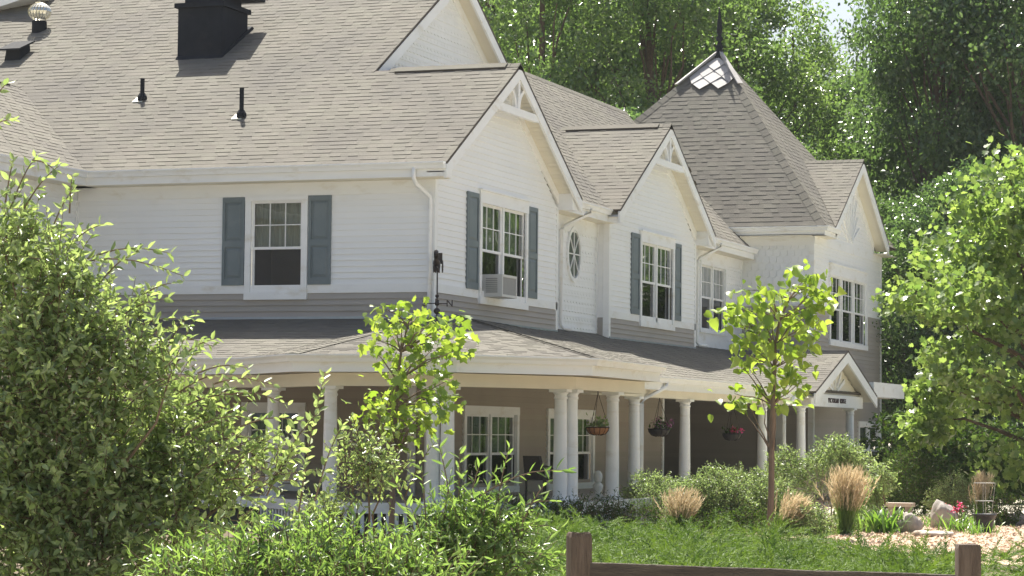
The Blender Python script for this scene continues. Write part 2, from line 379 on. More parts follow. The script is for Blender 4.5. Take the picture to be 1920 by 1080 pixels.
def shutter(fr, u0, u1, z0, z1):
    f_ = MB(); s = .055; zm = z0 + (z1 - z0) * .47
    fr.box(f_, u0, u0 + s, z0, z1, .024, .055); fr.box(f_, u1 - s, u1, z0, z1, .024, .055)
    for a, b in ((z0, z0 + .13), (zm - .06, zm + .06), (z1 - .09, z1)): fr.box(f_, u0 + s, u1 - s, a, b, .024, .054)
    fr.box(f_, u0 + .01, u1 - .01, z0 + .01, z1 - .01, .012, .03)
    S_ = f_.build('shutter', 'shutter', H)
    for a, b in ((z0 + .13, zm - .06), (zm + .06, z1 - .09)):
        g = .02; i_ = .065
        p = [(u0 + s + g, a + g), (u1 - s - g, a + g), (u1 - s - g, b - g), (u0 + s + g, b - g)]; q = [(u0 + s + i_, a + i_), (u1 - s - i_, a + i_), (u1 - s - i_, b - i_), (u0 + s + i_, b - i_)]
        MB().add([fr.p(x, z, .03) for x, z in p] + [fr.p(x, z, .05) for x, z in q], [(4, 5, 6, 7)] + [(k, (k + 1) % 4, 4 + (k + 1) % 4, 4 + k) for k in range(4)]).build('raised_panel', 'shutter', S_)

# --- roofs
TABS = []
def roof(name, pts, course=.18, thick=.05, singles=0, hi_t=.0138):
    P = [np.array(p, float) for p in pts]; U = P[1] - P[0]; U /= np.linalg.norm(U)
    N = np.cross(U, P[-1] - P[0]); N /= np.linalg.norm(N)
    if N[2] < 0: N = -N
    V = np.cross(N, U)
    if V[2] < 0: V = -V
    poly = [((p - P[0]) @ U, (p - P[0]) @ V) for p in P]
    Q = lambda u, v, d: P[0] + U * u + V * v + N * d
    dk = MB().extrude([p - N * thick for p in P], N * (thick - .004)).build(name, 'deck', H)
    st = MB(); vs = [q[1] for q in poly]; v = min(vs); vmax = max(vs)
    while v < vmax - .02:
        v1 = min(v + course, vmax); a = spans(poly, v + 1e-3); b = spans(poly, v1 - 1e-3); mid = spans(poly, (v + v1) / 2)
        if len(a) != len(b) or any(abs(x[0] - y[0]) + abs(x[1] - y[1]) > course * 6 for x, y in zip(a, b)): a = b = mid
        for (l0, r0_), (l1, r1) in zip(a, b):
            L = max(r0_ - l0, r1 - l1)
            if L < .05: continue
            t = -random.random() * .2; hi = random.random() < .5
            while t < L:
                w = random.uniform(.15, .38); hi = not hi if random.random() < .8 else hi
                s0, s1 = max(0, t) / L, min(L, t + w) / L
                th = hi_t if hi else .007
                f0 = lambda s: l0 + (r0_ - l0) * s
                f1 = lambda s: l1 + (r1 - l1) * s
                vv = v - (.006 if hi else 0)
                p = [Q(f0(s0), vv, 0), Q(f0(s1), vv, 0), Q(f1(s1), v1, 0), Q(f1(s0), v1, 0), Q(f0(s0), vv, th), Q(f0(s1), vv, th), Q(f1(s1), v1, .004), Q(f1(s0), v1, .004)]
                if singles > 0 and s1 - s0 > .02 and w > .2:
                    mb = MB().hexa(p); mb.build('shingle', 'shingle', dk); singles -= 1
                else:
                    b_ = len(st.v); st.v += [tuple(x) for x in p]; st.f += [(b_ + 4, b_ + 5, b_ + 6, b_ + 7), (b_, b_ + 1, b_ + 5, b_ + 4), (b_ + 1, b_ + 2, b_ + 6, b_ + 5), (b_ + 3, b_, b_ + 4, b_ + 7)]
                t += w
        v += course
    st.build('shingle_courses', 'shingle', dk, kind='stuff')
    return dk
def caps(name, a, b, n1, n2, w=.15, step=.16, parent=None):   # hip caps bent over two slopes
    a, b = np.array(a, float), np.array(b, float); L = np.linalg.norm(b - a); t = (b - a) / L
    s = 0; st = MB()
    n1 = np.array(n1, float); n1 /= np.linalg.norm(n1); n2 = np.array(n2, float); n2 /= np.linalg.norm(n2)
    d1 = np.cross(n1, t); d1 *= np.sign(-d1[2] or 1); d2 = np.cross(n2, t); d2 *= np.sign(-d2[2] or 1); up = n1 + n2; up /= np.linalg.norm(up)
    while s < L - .02:
        e = min(s + step + .04, L); p, q = a + t * s, a + t * e
        for (o, h) in ((.03, .012),):
            st.add([p + up * .022 + d1 * w, p + up * .04, p + up * .022 + d2 * w, q + up * .014 + d2 * w, q + up * .03, q + up * .014 + d1 * w, p - up * .03 + d1 * w, p - up * .03 + d2 * w], [(0, 1, 4, 5), (1, 2, 3, 4), (0, 6, 7, 2, 1)])
        s += step
    return st.build(name, 'cap', parent or H)
PZ = .6; E1 = 6.72; YG1 = (-.45, 3.475, 7.4); YG2 = (10.03, 13.955, 17.88); PKZ = E1 + PZ * 3.925; OX = .42
YM = 8.37; ZM = E1 + PZ * (YM + .45); XU = -2.75; XR = -4.5; XE = .12; SE_ = .916; ZR = E1 + SE_ * (XE - XR); VX = XE - (PKZ - E1) / SE_
zs_ = lambda y: E1 + PZ * (y + .45)
S3 = lambda x, y: (x, y, zs_(y))
roof('roof_south_slope', [S3(-7.2, -.45), S3(OX, -.45), S3(OX, 3.475), S3(XU, 3.475), S3(XU, YM), S3(-19, YM), S3(-19, 3.475), S3(-11.125, 3.475)])
roof('roof_north_slope', [(OX, 7.4, E1), (XE, 7.4, E1), (VX, 3.475, PKZ), (OX, 3.475, PKZ)])
roof('gable_roof', [(XE, 10.03, E1), (OX, 10.03, E1), (OX, 13.955, PKZ), (VX, 13.955, PKZ)])
roof('gable_roof', [(OX, 17.88, E1), (XE, 17.88, E1), (VX, 13.955, PKZ), (OX, 13.955, PKZ)])
ez = lambda x: E1 + SE_ * (XE - x)
EP = lambda y, x: (x, y, ez(x))
roof('roof_east_slope', [EP(7.4, XE), EP(10.03, XE), EP(13.955, VX), EP(17.88, XE), EP(22.53, XE), EP(22.53, -.55), EP(25.62, XR), EP(10.3, XR), EP(8.6, -3.1), EP(3.475, VX)], course=.16)
roof('upper_roof_north_slope', [(XU, YM + 5, ZM - 3), (-14, YM + 5, ZM - 3), (-14, YM, ZM), (XU, YM, ZM)])
roof('wing_roof', [(-7.2, -12, E1), (-7.2, -.45, E1), (-11.125, 3.475, PKZ), (-11.125, -12, PKZ)])
# tower roof
TX, TY0, TY1 = 1.7, 22.93, 31.44; TE = 7.33; TO = .42; TC = (TX + TO - 4.67, (TY0 + TY1) / 2); APX = 12.79
tw = [(TC[0] - 4.67, TC[1] - 4.67, TE), (TC[0] + 4.67, TC[1] - 4.67, TE), (TC[0] + 4.67, TC[1] + 4.67, TE), (TC[0] - 4.67, TC[1] + 4.67, TE)]; ap = (-2.15, TC[1], APX)
DZ = 9.55; DXB = TX + TO - (DZ - TE) / 1.279
roof('tower_roof', [tw[0], tw[1], ap], singles=300, course=.172)
roof('tower_roof', [tw[1], (TX + TO, TC[1] + .05 - 3.46, TE), (DXB, TC[1] + .05, DZ), (TX + TO, TC[1] + .05 + 3.46, TE), tw[2], ap], course=.172)
roof('tower_roof', [tw[2], tw[3], ap], course=.3); roof('tower_roof', [tw[3], tw[0], ap], course=.3)
DY = TC[1] + .05; DH = 3.46
roof('tower_gable_roof', [(TX + TO - .02, DY - DH, TE + .06), (TX + TO, DY - DH, TE + .06), (TX + TO, DY, DZ), (DXB, DY, DZ)])
roof('tower_gable_roof', [(TX + TO, DY + DH, TE + .06), (TX + TO - .02, DY + DH, TE + .06), (DXB, DY, DZ), (TX + TO, DY, DZ)])
nS, nE, nW = (0, -1.17, 1), (1.17, 0, 1), (-1.17, 0, 1)
caps('hip_cap', tw[1], ap, nS, nE, .2, .3); caps('hip_cap', tw[0], ap, nW, nS, .2, .3)
def ridge(name, p, q, n1, n2, w=.16, vent=0):
    caps(name, p, q, n1, n2, w, .2)
    if vent:
        P, Q = np.array(p, float), np.array(q, float); t = (Q - P) / np.linalg.norm(Q - P); a, b = P + t * vent, Q - t * .15
        for n in (n1, n2):
            n = np.array(n, float); n /= np.linalg.norm(n); d = np.cross(n, t); d *= np.sign(-d[2])
            MB().hexa([a, b, b + d * .19, a + d * .19, a + n * .055, b + n * .055, b + d * .19 + n * .047, a + d * .19 + n * .047]).build('ridge_vent', 'cap', H)
            MB().hexa([a + d * .19, b + d * .19, b + d * .2, a + d * .2, a + d * .19 + n * .038, b + d * .19 + n * .038, b + d * .2 + n * .038, a + d * .2 + n * .038]).build('vent_shadow_strip', 'deck', H)  # dark strip stands for the shadow along the vent's underside
ridge('ridge_cap', (OX, 3.475, PKZ), (XU + .35, 3.475, PKZ), (0, -.6, 1), (0, .6, 1), vent=.27)
ridge('ridge_cap', (OX, 13.955, PKZ), (VX + .1, 13.955, PKZ), (0, -.6, 1), (0, .6, 1), vent=.3)
ridge('ridge_cap', (-11.125, 3.3, PKZ), (-11.125, -8, PKZ), (.6, 0, 1), (-.6, 0, 1), vent=.5)
caps('ridge_cap', (XR, 25.6, ZR), (XR, 10.4, ZR), (SE_, 0, 1), (-SE_, 0, 1), .16, .2)
caps('ridge_cap', (TX + TO, DY, DZ), (DXB, DY, DZ), (0, -.6, 1), (0, .6, 1), .15, .2)
# metal diamonds and finial at the tower top
tdir = np.array([0, 1, 1.17]); tdir /= np.linalg.norm(tdir); tn = np.array([0, -1.17, 1]); tn /= np.linalg.norm(tn)
AP = np.array(ap)
def diamond(u, v, s=.27):
    p = AP + np.array([1, 0, 0]) * u - tdir * v; U = np.array([1., 0, 0]); k = random.uniform(.0, .02); tl = random.uniform(-.012, .012)
    lim = lambda uu, vv: (max(-vv * .55 * 1.0, min(vv * .55, uu)), vv)
    pts = [(u, v - s), (u + s, v), (u, v + s), (u - s, v)]
    pts = [(max(-.65 * max(b, 0), min(.65 * max(b, 0), a)), b) for a, b in pts]
    q = [AP + U * a - tdir * b + tn * (.03 + k + tl * (a - u) / s + .02 * (b - v) / s) for a, b in pts]
    MB().extrude(q, tn * .014).build('metal_shingle', 'metal', H)
for u, v in ((0, .5), (-.28, .78), (.28, .78), (0, 1.06), (-.56, 1.06), (.56, 1.06), (-.28, 1.34), (.28, 1.34)): diamond(u, v, .30 if v < 1.2 else .27)
for sg, nn in ((1, nE), (-1, nW)):
    e = np.array(tw[1 if sg > 0 else 0]) - AP; e /= np.linalg.norm(e)
    up = np.array(nS, float) / 1.539 + np.array(nn, float) / 1.539; up /= np.linalg.norm(up)
    d = np.cross(e, up); MB().hexa([AP + up * .03 - d * .05, AP + up * .03 + d * .05, AP + e * 1.7 + up * .06 + d * .09, AP + e * 1.7 + up * .06 - d * .09, AP + up * .1 - d * .05, AP + up * .1 + d * .05, AP + e * 1.7 + up * .1 + d * .09, AP + e * 1.7 + up * .1 - d * .09]).build('hip_flashing', 'metal', H)
MB().lathe([(.22, -.25), (.13, .0), (.085, .12), (.12, .2), (.07, .27), (.05, .34), (.1, .4), (.1, .45), (.05, .52), (.075, .62), (.085, .75), (.06, .95), (.035, 1.15), (.012, 1.32), (.002, 1.36)], (ap[0], ap[1], APX), 16).build('finial', 'dark', H, smooth=True)

# --- walls
OPS = [(-3.8, -2.7, 4.33, 6.06)]
wall('south_wall', FS, [(-7.62, 3.7), (0, 3.7), (0, 6.46), (-7.62, 6.46)], OPS, [(3.86, 4.32, 'taupe'), (4.48, 6.2, 'white')])
bar(FS, -7.6, -.1, 4.32, 4.48, 0, .03, 'belt_trim', 'trim'); bar(FS, -7.6, -.003, 6.19, 6.455, .0, .035, 'frieze_board', 'trim')
bar(FS, -7.6, 0, 3.8, 3.87, .0, .05, 'wall_flashing', 'flash')
window(FS, -3.91, -2.59, 4.2, 6.19, 1, 3, 2, cw=.12, head=.08, hood=False, sill=.14)
shutter(FS, -4.4, -3.93, 4.48, 6.185); shutter(FS, -2.57, -2.1, 4.48, 6.185)
def corner_board(x, y, z0, z1, sx=1, sy=-1, name='corner_board', w=.11):
    mb = MB(); mb.box(min(x - sx * w, x + sx * .032), max(x - sx * w, x + sx * .032), min(y, y + sy * .032), max(y, y + sy * .032), z0, z1)
    mb.box(min(x, x + sx * .03), max(x, x + sx * .03), min(y - sy * w, y), max(y - sy * w, y), z0, z1)
    return mb.build(name, 'trim', H)
corner_board(0, 0, 3.84, 6.44)
bar(FR((0, 0, 0), (1, 0, 0), (0, -1, 0)), -7.66, -7.58, 3.85, 6.19, 0, .05, 'corner_board', 'trim')
def gable_wall(y0, y1, yc, label):
    pk = PKZ - .1
    poly = [(y0, 3.75), (y1, 3.75), (y1, 6.46), (yc, pk - .12), (y0, 6.46)]
    wy = (y0 + 2.27, y0 + 5.03)
    wall('gable_wall', FE, poly, [(wy[0] + .12, wy[1] - .12, 4.36, 6.2)], [(3.88, 4.32, 'taupe'), (4.48, pk - .15, 'white')])
    bar(FE, y0 + .1, y1, 4.32, 4.48, 0, .03, 'belt_trim', 'trim')
    bar(FE, y0, y1, 3.8, 3.89, 0, .05, 'wall_flashing', 'flash')
    window(FE, wy[0], wy[1], 4.22, 6.45, 2, 3, 2, cw=.12, head=.24, sill=.14, split=.5)
    shutter(FE, y0 + 1.6, y0 + 2.22, 4.48, 6.37); shutter(FE, y0 + 5.06, y0 + 5.62, 4.48, 6.37)
    for s, ya in ((-1, y0 - .45), (1, y1 + .45)):
        za = E1 - .05
        top = lambda y: za + PZ * abs(y - ya)
        # rake board, soffit and frieze along the slope
        MB().extrude([(OX - .05, ya, za - .25), (OX - .05, yc, top(yc) - .25), (OX - .05, yc, top(yc)), (OX - .05, ya, za)], (.05, 0, 0)).build('rake_board', 'trim', H)
        sl = MB(); n = 34
        for i in range(n):
            a = ya + (yc - ya) * i / n; b = ya + (yc - ya) * (i + .9) / n
            sl.extrude([(0.02, a, top(a) - .14), (OX - .05, a, top(a) - .14), (OX - .05, b, top(b) - .14), (.02, b, top(b) - .14)], (0, 0, .02))
        sl.build('rake_soffit', 'cream', H)
        yw = y0 if s < 0 else y1
        MB().extrude([(.0, yw, top(yw) - .36), (.0, yc, top(yc) - .36), (.0, yc, top(yc) - .12), (.0, yw, top(yw) - .12)], (.042, 0, 0)).build('rake_frieze', 'trim', H)
        MB().extrude([(-.2, ya - s * .03, 6.45), (-.2, yw - s * .0, 6.45), (-.2, yw, top(yw) - .13), (-.2, ya - s * .03, za - .1)], (OX - .05 + .2 - .02, 0, 0)).build('eave_return', 'trim', H)
    # ornament in the peak: tie beam, king post and curved braces
    zt = PKZ - 1.02; X0, X1 = OX - .02, OX + .03; b = MB(); hw = (PKZ - .36 - zt) / PZ
    b.box(X0 - .09, X1 - .045, yc - hw - .05, yc + hw + .05, zt - .02, zt + .13); b.build('gable_tie_beam', 'trim', H)
    MB().box(X0 - .12, X1 - .05, yc - .055, yc + .055, zt + .12, PKZ - .33).build('gable_king_post', 'trim', H)
    for s in (-1, 1):
        g = MB(); k = 7; up, lo = [], []
        for i in range(k + 1):
            w = i / k; a = w * math.pi / 2
            up.append((X0 - .1, yc + s * (.05 + .42 * (1 - math.cos(a)) + .0), zt + .13 + .44 * math.sin(a) * 1.0))
            lo.append((X0 - .1, yc + s * (.05 + .42 * (1 - math.cos(a)) + .085), zt + .13 + .40 * math.sin(a) - .0))
        g.extrude(up + lo[::-1], (.07, 0, 0)); g.build('gable_brace', 'trim', H)
gable_wall(0, 6.95, 3.475, '')
gable_wall(10.48, 17.43, 13.955, '')
corner_board(0, 10.48, 3.84, 6.44); 
bar(FE, 6.86, 6.98, 3.86, 6.5, 0, .03, 'corner_board', 'trim'); bar(FE, 17.34, 17.46, 3.86, 6.5, 0, .03, 'corner_board', 'trim')
# recess with the oval window
FR1 = FR((-.29, 0, 0), (0, 1, 0), (1, 0, 0))
w1 = wall('recess_wall', FR1, [(6.9, 3.8), (10.5, 3.8), (10.5, 6.46), (6.9, 6.46)], [], [(3.8, 6.46, 'white')], boards=False)
scallops(FR1, [(6.95, 3.98), (10.38, 3.98), (10.38, 6.12), (6.95, 6.12)], w1)
bar(FR1, 6.95, 10.5, 6.12, 6.455, 0, .05, 'frieze_board', 'trim'); bar(FR1, 10.38, 10.5, 3.9, 6.12, 0, .045, 'corner_board', 'trim'); bar(FR1, 6.95, 10.38, 3.9, 4.0, 0, .05, 'skirt_board', 'trim')
FRr = FR((0, 10.48, 0), (1, 0, 0), (0, -1, 0)); wall('return_wall', FRr, [(-.29, 3.8), (0, 3.8), (0, 6.46), (-.29, 6.46)], [], [(3.88, 4.32, 'taupe'), (4.32, 6.2, 'white')])
FR3 = FR((0, 17.43, 0), (1, 0, 0), (0, 1, 0))
ov = MB(); n = 32; cy_, cz_, ay, az = 8.8, 5.64, .40, .53
ring = lambda s, d: [FR1.p(cy_ + ay * s * math.cos(2 * math.pi * i / n), cz_ + az * s * math.sin(2 * math.pi * i / n), d) for i in range(n)]
r1, r2, r3, r4 = ring(1.16, .02), ring(1.16, .07), ring(1.0, .07), ring(1.0, .03)
ov.add(r1 + r2 + r3 + r4, [(k * n + i, k * n + (i + 1) % n, (k + 1) * n + (i + 1) % n, (k + 1) * n + i) for k in range(3) for i in range(n)])
OV = ov.build('oval_window', 'trim', H)
MB().add(ring(1.0, .034), [tuple(range(n))]).build('pane', 'oval', OV) if 'oval' in MT else None
mu = MB()
for a in (0, 45, 90, 135):
    c, s = math.cos(rad(a)), math.sin(rad(a)); d = np.array([ay * c, az * s]); L = np.linalg.norm(d); d /= L; pr = np.array([-d[1], d[0]]) * .012
    q = [d * L * sg + pr * k for sg, k in ((-1, -1), (1, -1), (1, 1), (-1, 1))]; mu.extrude([FR1.p(cy_ + x[0], cz_ + x[1], .04) for x in q], FR1.n * .018)
mu.build('muntin', 'trim', OV)
# recess beside the tower with paired window
FR2 = FR((-.3, 0, 0), (0, 1, 0), (1, 0, 0))
w2 = wall('recess_wall', FR2, [(17.4, 3.85), (22.93, 3.85), (22.93, 6.46), (17.4, 6.46)], [(18.95, 21.2, 4.44, 6.1)], [(3.85, 6.46, 'white')], boards=False)
window(FR2, 18.83, 21.32, 4.32, 6.17, 2, 3, 2, cw=.09, head=.09, sill=.09, split=.5, hood=False, curtain='sheer')
scallops(FR2, [(21.4, 4.0), (22.8, 4.0), (22.8, 6.15), (21.4, 6.15)], w2); bar(FR2, 17.45, 21.4, 3.9, 4.32, 0, .03, 'window_apron', 'trim'); bar(FR2, 17.45, 22.93, 6.17, 6.455, 0, .05, 'frieze_board', 'trim'); bar(FR2, 22.8, 22.9, 3.9, 6.17, 0, .045, 'corner_board', 'trim')
# tower walls
FT = FR((0, TY0, 0), (1, 0, 0), (0, -1, 0)); FTE = FR((TX, 0, 0), (0, 1, 0), (1, 0, 0))
wall('tower_south_wall', FT, [(-2.5, .5), (TX, .5), (TX, 5.19), (-2.5, 5.19)], [], [(.5, 5.18, 'taupe')])
wt = wall('tower_south_wall', FT, [(-2.5, 5.19), (TX, 5.19), (TX, 7.1), (-2.5, 7.1)], [], [(6.9, 7.08, 'white')], boards=False)
scallops(FT, [(-.3, 5.2), (TX - .12, 5.2), (TX - .12, 6.85), (-.3, 6.85)], wt, single=True)
bar(FT, -2.5, TX, 6.83, 7.1, 0, .04, 'frieze_board', 'trim')
corner_board(TX, TY0, .5, 7.08, w=.12)
bar(FTE, TY1 - .12, TY1 + .03, .3, 7.0, 0, .035, 'corner_board', 'trim')
wall('tower_east_wall', FTE, [(TY0, .3), (TY1, .3), (TY1, 7.1), (TY0, 7.1)], [(24.8, 29.3, 4.33, 6.1), (28.45, 31.25, .65, 2.0)], [(.3, 5.2, 'taupe'), (5.2, 6.9, 'white')])
wall('tower_gable_wall', FTE, [(DY - 3.2, 7.1), (DY + 3.2, 7.1), (DY, 9.1)], [], [(7.1, 9.05, 'white')], boards=False)
bar(FTE, TY0, TY1, 6.88, 7.12, 0, .045, 'frieze_board', 'trim')
window(FTE, 24.68, 29.42, 4.2, 6.45, 3, 3, 2, cw=.13, head=.3, sill=.14, split=.51)
window(FTE, 28.35, 31.35, .5, 2.14, 2, 1, 2, cw=.11, head=.13, sill=.12, hood=False)
for a in np.linspace(25, 155, 9):
    d = np.array([math.cos(rad(a)), math.sin(rad(a))]); L = 1.25 if abs(a - 90) > 40 else 1.55; pr = np.array([-d[1], d[0]]) * .05; o_ = d * .22
    MB().extrude([FTE.p(DY + x[0], 7.14 + x[1], .0) for x in (o_ - pr * .5, d * L - pr, d * L + pr, o_ + pr * .5)], FTE.n * .06).build('sunburst_ray', 'trim', H)
for s, ya in ((-1, DY - DH), (1, DY + DH)):
    za = TE; top = lambda y: za + (DZ - .06 - TE) / DH * abs(y - ya)
    X = TX + TO
    MB().extrude([(X - .05, ya, za - .26), (X - .05, DY, top(DY) - .26), (X - .05, DY, top(DY)), (X - .05, ya, za)], (.05, 0, 0)).build('rake_board', 'trim', H)
    MB().extrude([(TX + .02, ya, za - .15), (X - .05, ya, za - .15), (X - .05, DY, top(DY) - .15), (TX + .02, DY, top(DY) - .15)], (0, 0, .02)).build('rake_soffit', 'cream', H)
    yw = ya - s * .35
    MB().extrude([(TX, yw, top(yw) - .4), (TX, DY, top(DY) - .4), (TX, DY, top(DY) - .14), (TX, yw, top(yw) - .14)], (.045, 0, 0)).build('rake_frieze', 'trim', H)
MB().box(-.9, TX + TO - .02, TY0 - TO, TY0, 7.08, 7.1).build('tower_soffit', 'cream', H)
MB().box(TX, TX + TO - .02, TY0 - TO, DY - DH + .5, 7.08, 7.1).build('tower_soffit', 'cream', H)
MB().box(TX, TX + TO - .02, DY + DH - .5, TY1 + TO, 7.08, 7.1).build('tower_soffit', 'cream', H)
MB().box(-.9, TX + TO - .03, TY0 - TO - .0, TY0 - TO + .03, 7.07, 7.3).build('fascia', 'trim', H); MB().box(TX + TO - .03, TX + TO, TY0 - TO, DY - DH + .3, 7.07, 7.3).build('fascia', 'trim', H)
GP = [(0, 0), (0, -.125), (.075, -.125), (.095, -.07), (.13, -.025), (.13, 0), (.118, 0), (.118, -.02), (.012, -.02), (.012, 0)]
def gutter(path): return MB().sweep(path, GP).build('gutter', 'trim', H)
gutter([(-.85, TY0 - TO, 7.31), (TX + TO, TY0 - TO, 7.31), (TX + TO, DY - DH + .25, 7.31)])
gutter([(-7.2, -12, E1), (-7.2, -.45, E1), (OX - .02, -.45, E1)])
gutter([(XE, 7.42, E1), (XE, 10.05, E1)]); gutter([(XE, 17.9, E1), (XE, 22.75, E1)])
MB().box(-7.2, OX - .05, -.45, -.42, 6.45, E1 - .02).build('fascia', 'trim', H); MB().box(-7.23, -7.2, -12, -.45, 6.45, E1 - .02).build('fascia', 'trim', H)
MB().box(XE - .03, XE, 7.42, 10.05, 6.45, E1 - .02).build('fascia', 'trim', H); MB().box(XE - .03, XE, 17.9, 22.7, 6.45, E1 - .02).build('fascia', 'trim', H)
MB().box(-7.62, OX - .1, -.45, 0, 6.44, 6.452).build('soffit', 'cream', H); MB().box(-7.65, -7.2, -12, 0, 6.44, 6.452).build('soffit', 'cream', H)
MB().box(-.3, XE, 6.95, 10.48, 6.44, 6.452).build('soffit', 'cream', H); MB().box(-.3, XE, 17.43, 22.93, 6.44, 6.452).build('soffit', 'cream', H)
FW = FR((-7.65, 0, 0), (0, 1, 0), (1, 0, 0))
wall('wing_wall', FW, [(-12, 2.0), (0, 2.0), (0, 6.46), (-12, 6.46)], [], [(2.0, 4.32, 'taupe'), (4.32, 6.2, 'white')], boards=False)
bar(FW, -12, 0, 6.19, 6.455, 0, .035, 'frieze_board', 'trim')
# upper gable
FU = FR((XU - .4, 0, 0), (0, 1, 0), (1, 0, 0)); pu = ZM - .15
wu = wall('upper_gable_wall', FU, [(3.3, 8.6), (13.2, 8.6), (YM, pu)], [], [(8.6, pu, 'white')], boards=False)
scallops(FU, [(4.2, 9.1), (12.6, 9.1), (YM, 11.75)], wu)
for s, ya in ((-1, 3.2), (1, 2 * YM - 3.2)):
    za = zs_(3.2) - .07; top = lambda y: za + PZ * abs(y - ya)
    MB().extrude([(XU - .05, ya, za - .26), (XU - .05, YM, top(YM) - .26), (XU - .05, YM, top(YM)), (XU - .05, ya, za)], (.05, 0, 0)).build('rake_board', 'trim', H)
    MB().extrude([(XU - .39, ya, za - .15), (XU - .05, ya, za - .15), (XU - .05, YM, top(YM) - .15), (XU - .39, YM, top(YM) - .15)], (0, 0, .02)).build('rake_soffit', 'cream', H)
    MB().extrude([(XU - .4, ya, za - .4), (XU - .4, YM, top(YM) - .4), (XU - .4, YM, top(YM) - .14), (XU - .4, ya, za - .14)], (.045, 0, 0)).build('rake_frieze', 'trim', H)
# upper left eave overhanging the slope
MB().hexa([(-15.5, 7.2, 11.17), (-13.0, 7.2, 11.76), (-13.0, 10.5, 11.76), (-15.5, 10.5, 11.17), (-15.5, 7.2, 11.45), (-13.0, 7.2, 12.04), (-13.0, 10.5, 12.04), (-15.5, 10.5, 11.45)]).build('dormer_eave', 'trim', H)
# chimney and roof vents
ch = MB().box(-7.82, -6.75, 4.45, 5.65, 9.2, 10.77).build('chimney', 'chimney', H)
MB().box(-7.74, -6.83, 4.6, 5.5, 10.86, 11.05).build('chimney_stack', 'chimney', ch); MB().box(-7.88, -6.69, 4.38, 5.7, 10.76, 10.86).build('chimney_band', 'chimney', ch)
MB().box(-7.6, -6.45, 5.0, 5.9, 11.05, 11.12).build('chimney_cap', 'chimney', ch)
MB().hexa([(-7.84, 4.38, zs_(4.38)), (-6.72, 4.38, zs_(4.38)), (-6.66, 5.8, zs_(5.8)), (-7.86, 5.8, zs_(5.8)), (-7.83, 4.43, zs_(4.43) + .06), (-6.73, 4.43, zs_(4.43) + .06), (-6.68, 5.74, zs_(5.74) + .08), (-7.85, 5.74, zs_(5.74) + .08)]).build('chimney_flashing', 'chimney', ch)
for x, y, h in ((-7.62, 2.55, .46), (-4.86, 1.62, .6)):
    z = zs_(y); v = MB().tube([(x, y, z - .05), (x, y, z + h)], .045, 10).build('vent_pipe', 'dark', H)
    MB().lathe([(.1, -.02), (.1, .06), (.06, .13)], (x, y, z + .02), 12).build('pipe_collar', 'dark', v)
    MB().hexa([(x - .17, y - .12, zs_(y - .12) + .02), (x + .06, y - .12, zs_(y - .12) + .02), (x + .06, y + .08, zs_(y + .08) + .02), (x - .17, y + .08, zs_(y + .08) + .02), (x - .17, y - .12, zs_(y - .12) + .035), (x + .06, y - .12, zs_(y - .12) + .035), (x + .06, y + .08, zs_(y + .08) + .035), (x - .17, y + .08, zs_(y + .08) + .035)]).build('pipe_flashing', 'galv', v)
x, y = -12.1, 4.9; z = zs_(y)
v = MB().hexa([(x - .2, y - .15, z - .1), (x + .2, y - .15, z - .1), (x + .2, y + .3, z + .1), (x - .2, y + .3, z + .1), (x - .17, y - .12, z + .16), (x + .17, y - .12, z + .16), (x + .17, y + .3, z + .36), (x - .17, y + .3, z + .36)]).build('box_vent', 'dark', H)
MB().hexa([(x - .27, y - .3, z + .12), (x + .27, y - .3, z + .12), (x + .27, y + .35, z + .38), (x - .27, y + .35, z + .38), (x - .27, y - .3, z + .16), (x + .27, y - .3, z + .16), (x + .27, y + .35, z + .42), (x - .27, y + .35, z + .42)]).build('vent_hood', 'dark', v)
x, y = -12.35, 6.3; z = zs_(y)
v = MB().lathe([(.17, -.15), (.17, .2)], (x, y, z), 16).build('turbine_vent', 'dark', H)
tb = MB(); k = 22
for j in range(k):
    a = 2 * math.pi * j / k; pts = []
    for i in range(7):
        t = -1.15 + 2.3 * i / 6; r = .24 * math.cos(t) + .02; w = a + .35 * i / 6
        for q in (0, .2): pts.append((x + (r + q * .06) * math.cos(w + q), y + (r + q * .06) * math.sin(w + q), z + .42 + .2 * math.sin(t)))
    tb.add(pts, [(2 * i, 2 * i + 1, 2 * i + 3, 2 * i + 2) for i in range(6)])
tb.lathe([(.1, .58), (.11, .63), (.0, .65)], (x, y, z), 14); tb.build('turbine_head', 'galv', v)
# downspouts
def spout(pts, r=.042):
    return MB().tube(pts, r, 8).build('downspout', 'trim', H, smooth=True)
spout([(-.22, -.5, 6.62), (-.22, -.5, 6.42), (-.2, -.42, 6.32), (-.06, -.09, 6.12), (-.05, -.07, 6.05), (-.05, -.07, 4.0), (-.08, -.2, 3.9)])
spout([(.2, 8.6, 6.62), (.2, 8.6, 6.52), (-.16, 7.9, 6.2), (-.2, 7.82, 6.1), (-.2, 7.82, 4.04), (-.14, 7.86, 3.97), (.0, 7.95, 3.95)])
spout([(.2, 19.1, 6.62), (.2, 19.1, 6.52), (-.16, 18.4, 6.2), (-.2, 18.3, 6.1), (-.2, 18.3, 4.06), (-.14, 18.36, 3.98), (.02, 18.5, 3.96)])
spout([(2.85, 5.7, 2.76), (2.85, 5.65, 2.66), (2.62, 4.9, 2.42), (2.62, 4.75, 2.3), (2.62, 4.75, .5)])
spout([(2.85, 16.6, 2.76), (2.85, 16.5, 2.66), (2.74, 15.9, 2.42), (2.74, 15.8, 2.3), (2.74, 15.8, .5)])
spout([(3.95, -5.6 + 3.5, .6), (3.95, -2.1, .55)]) if False else None

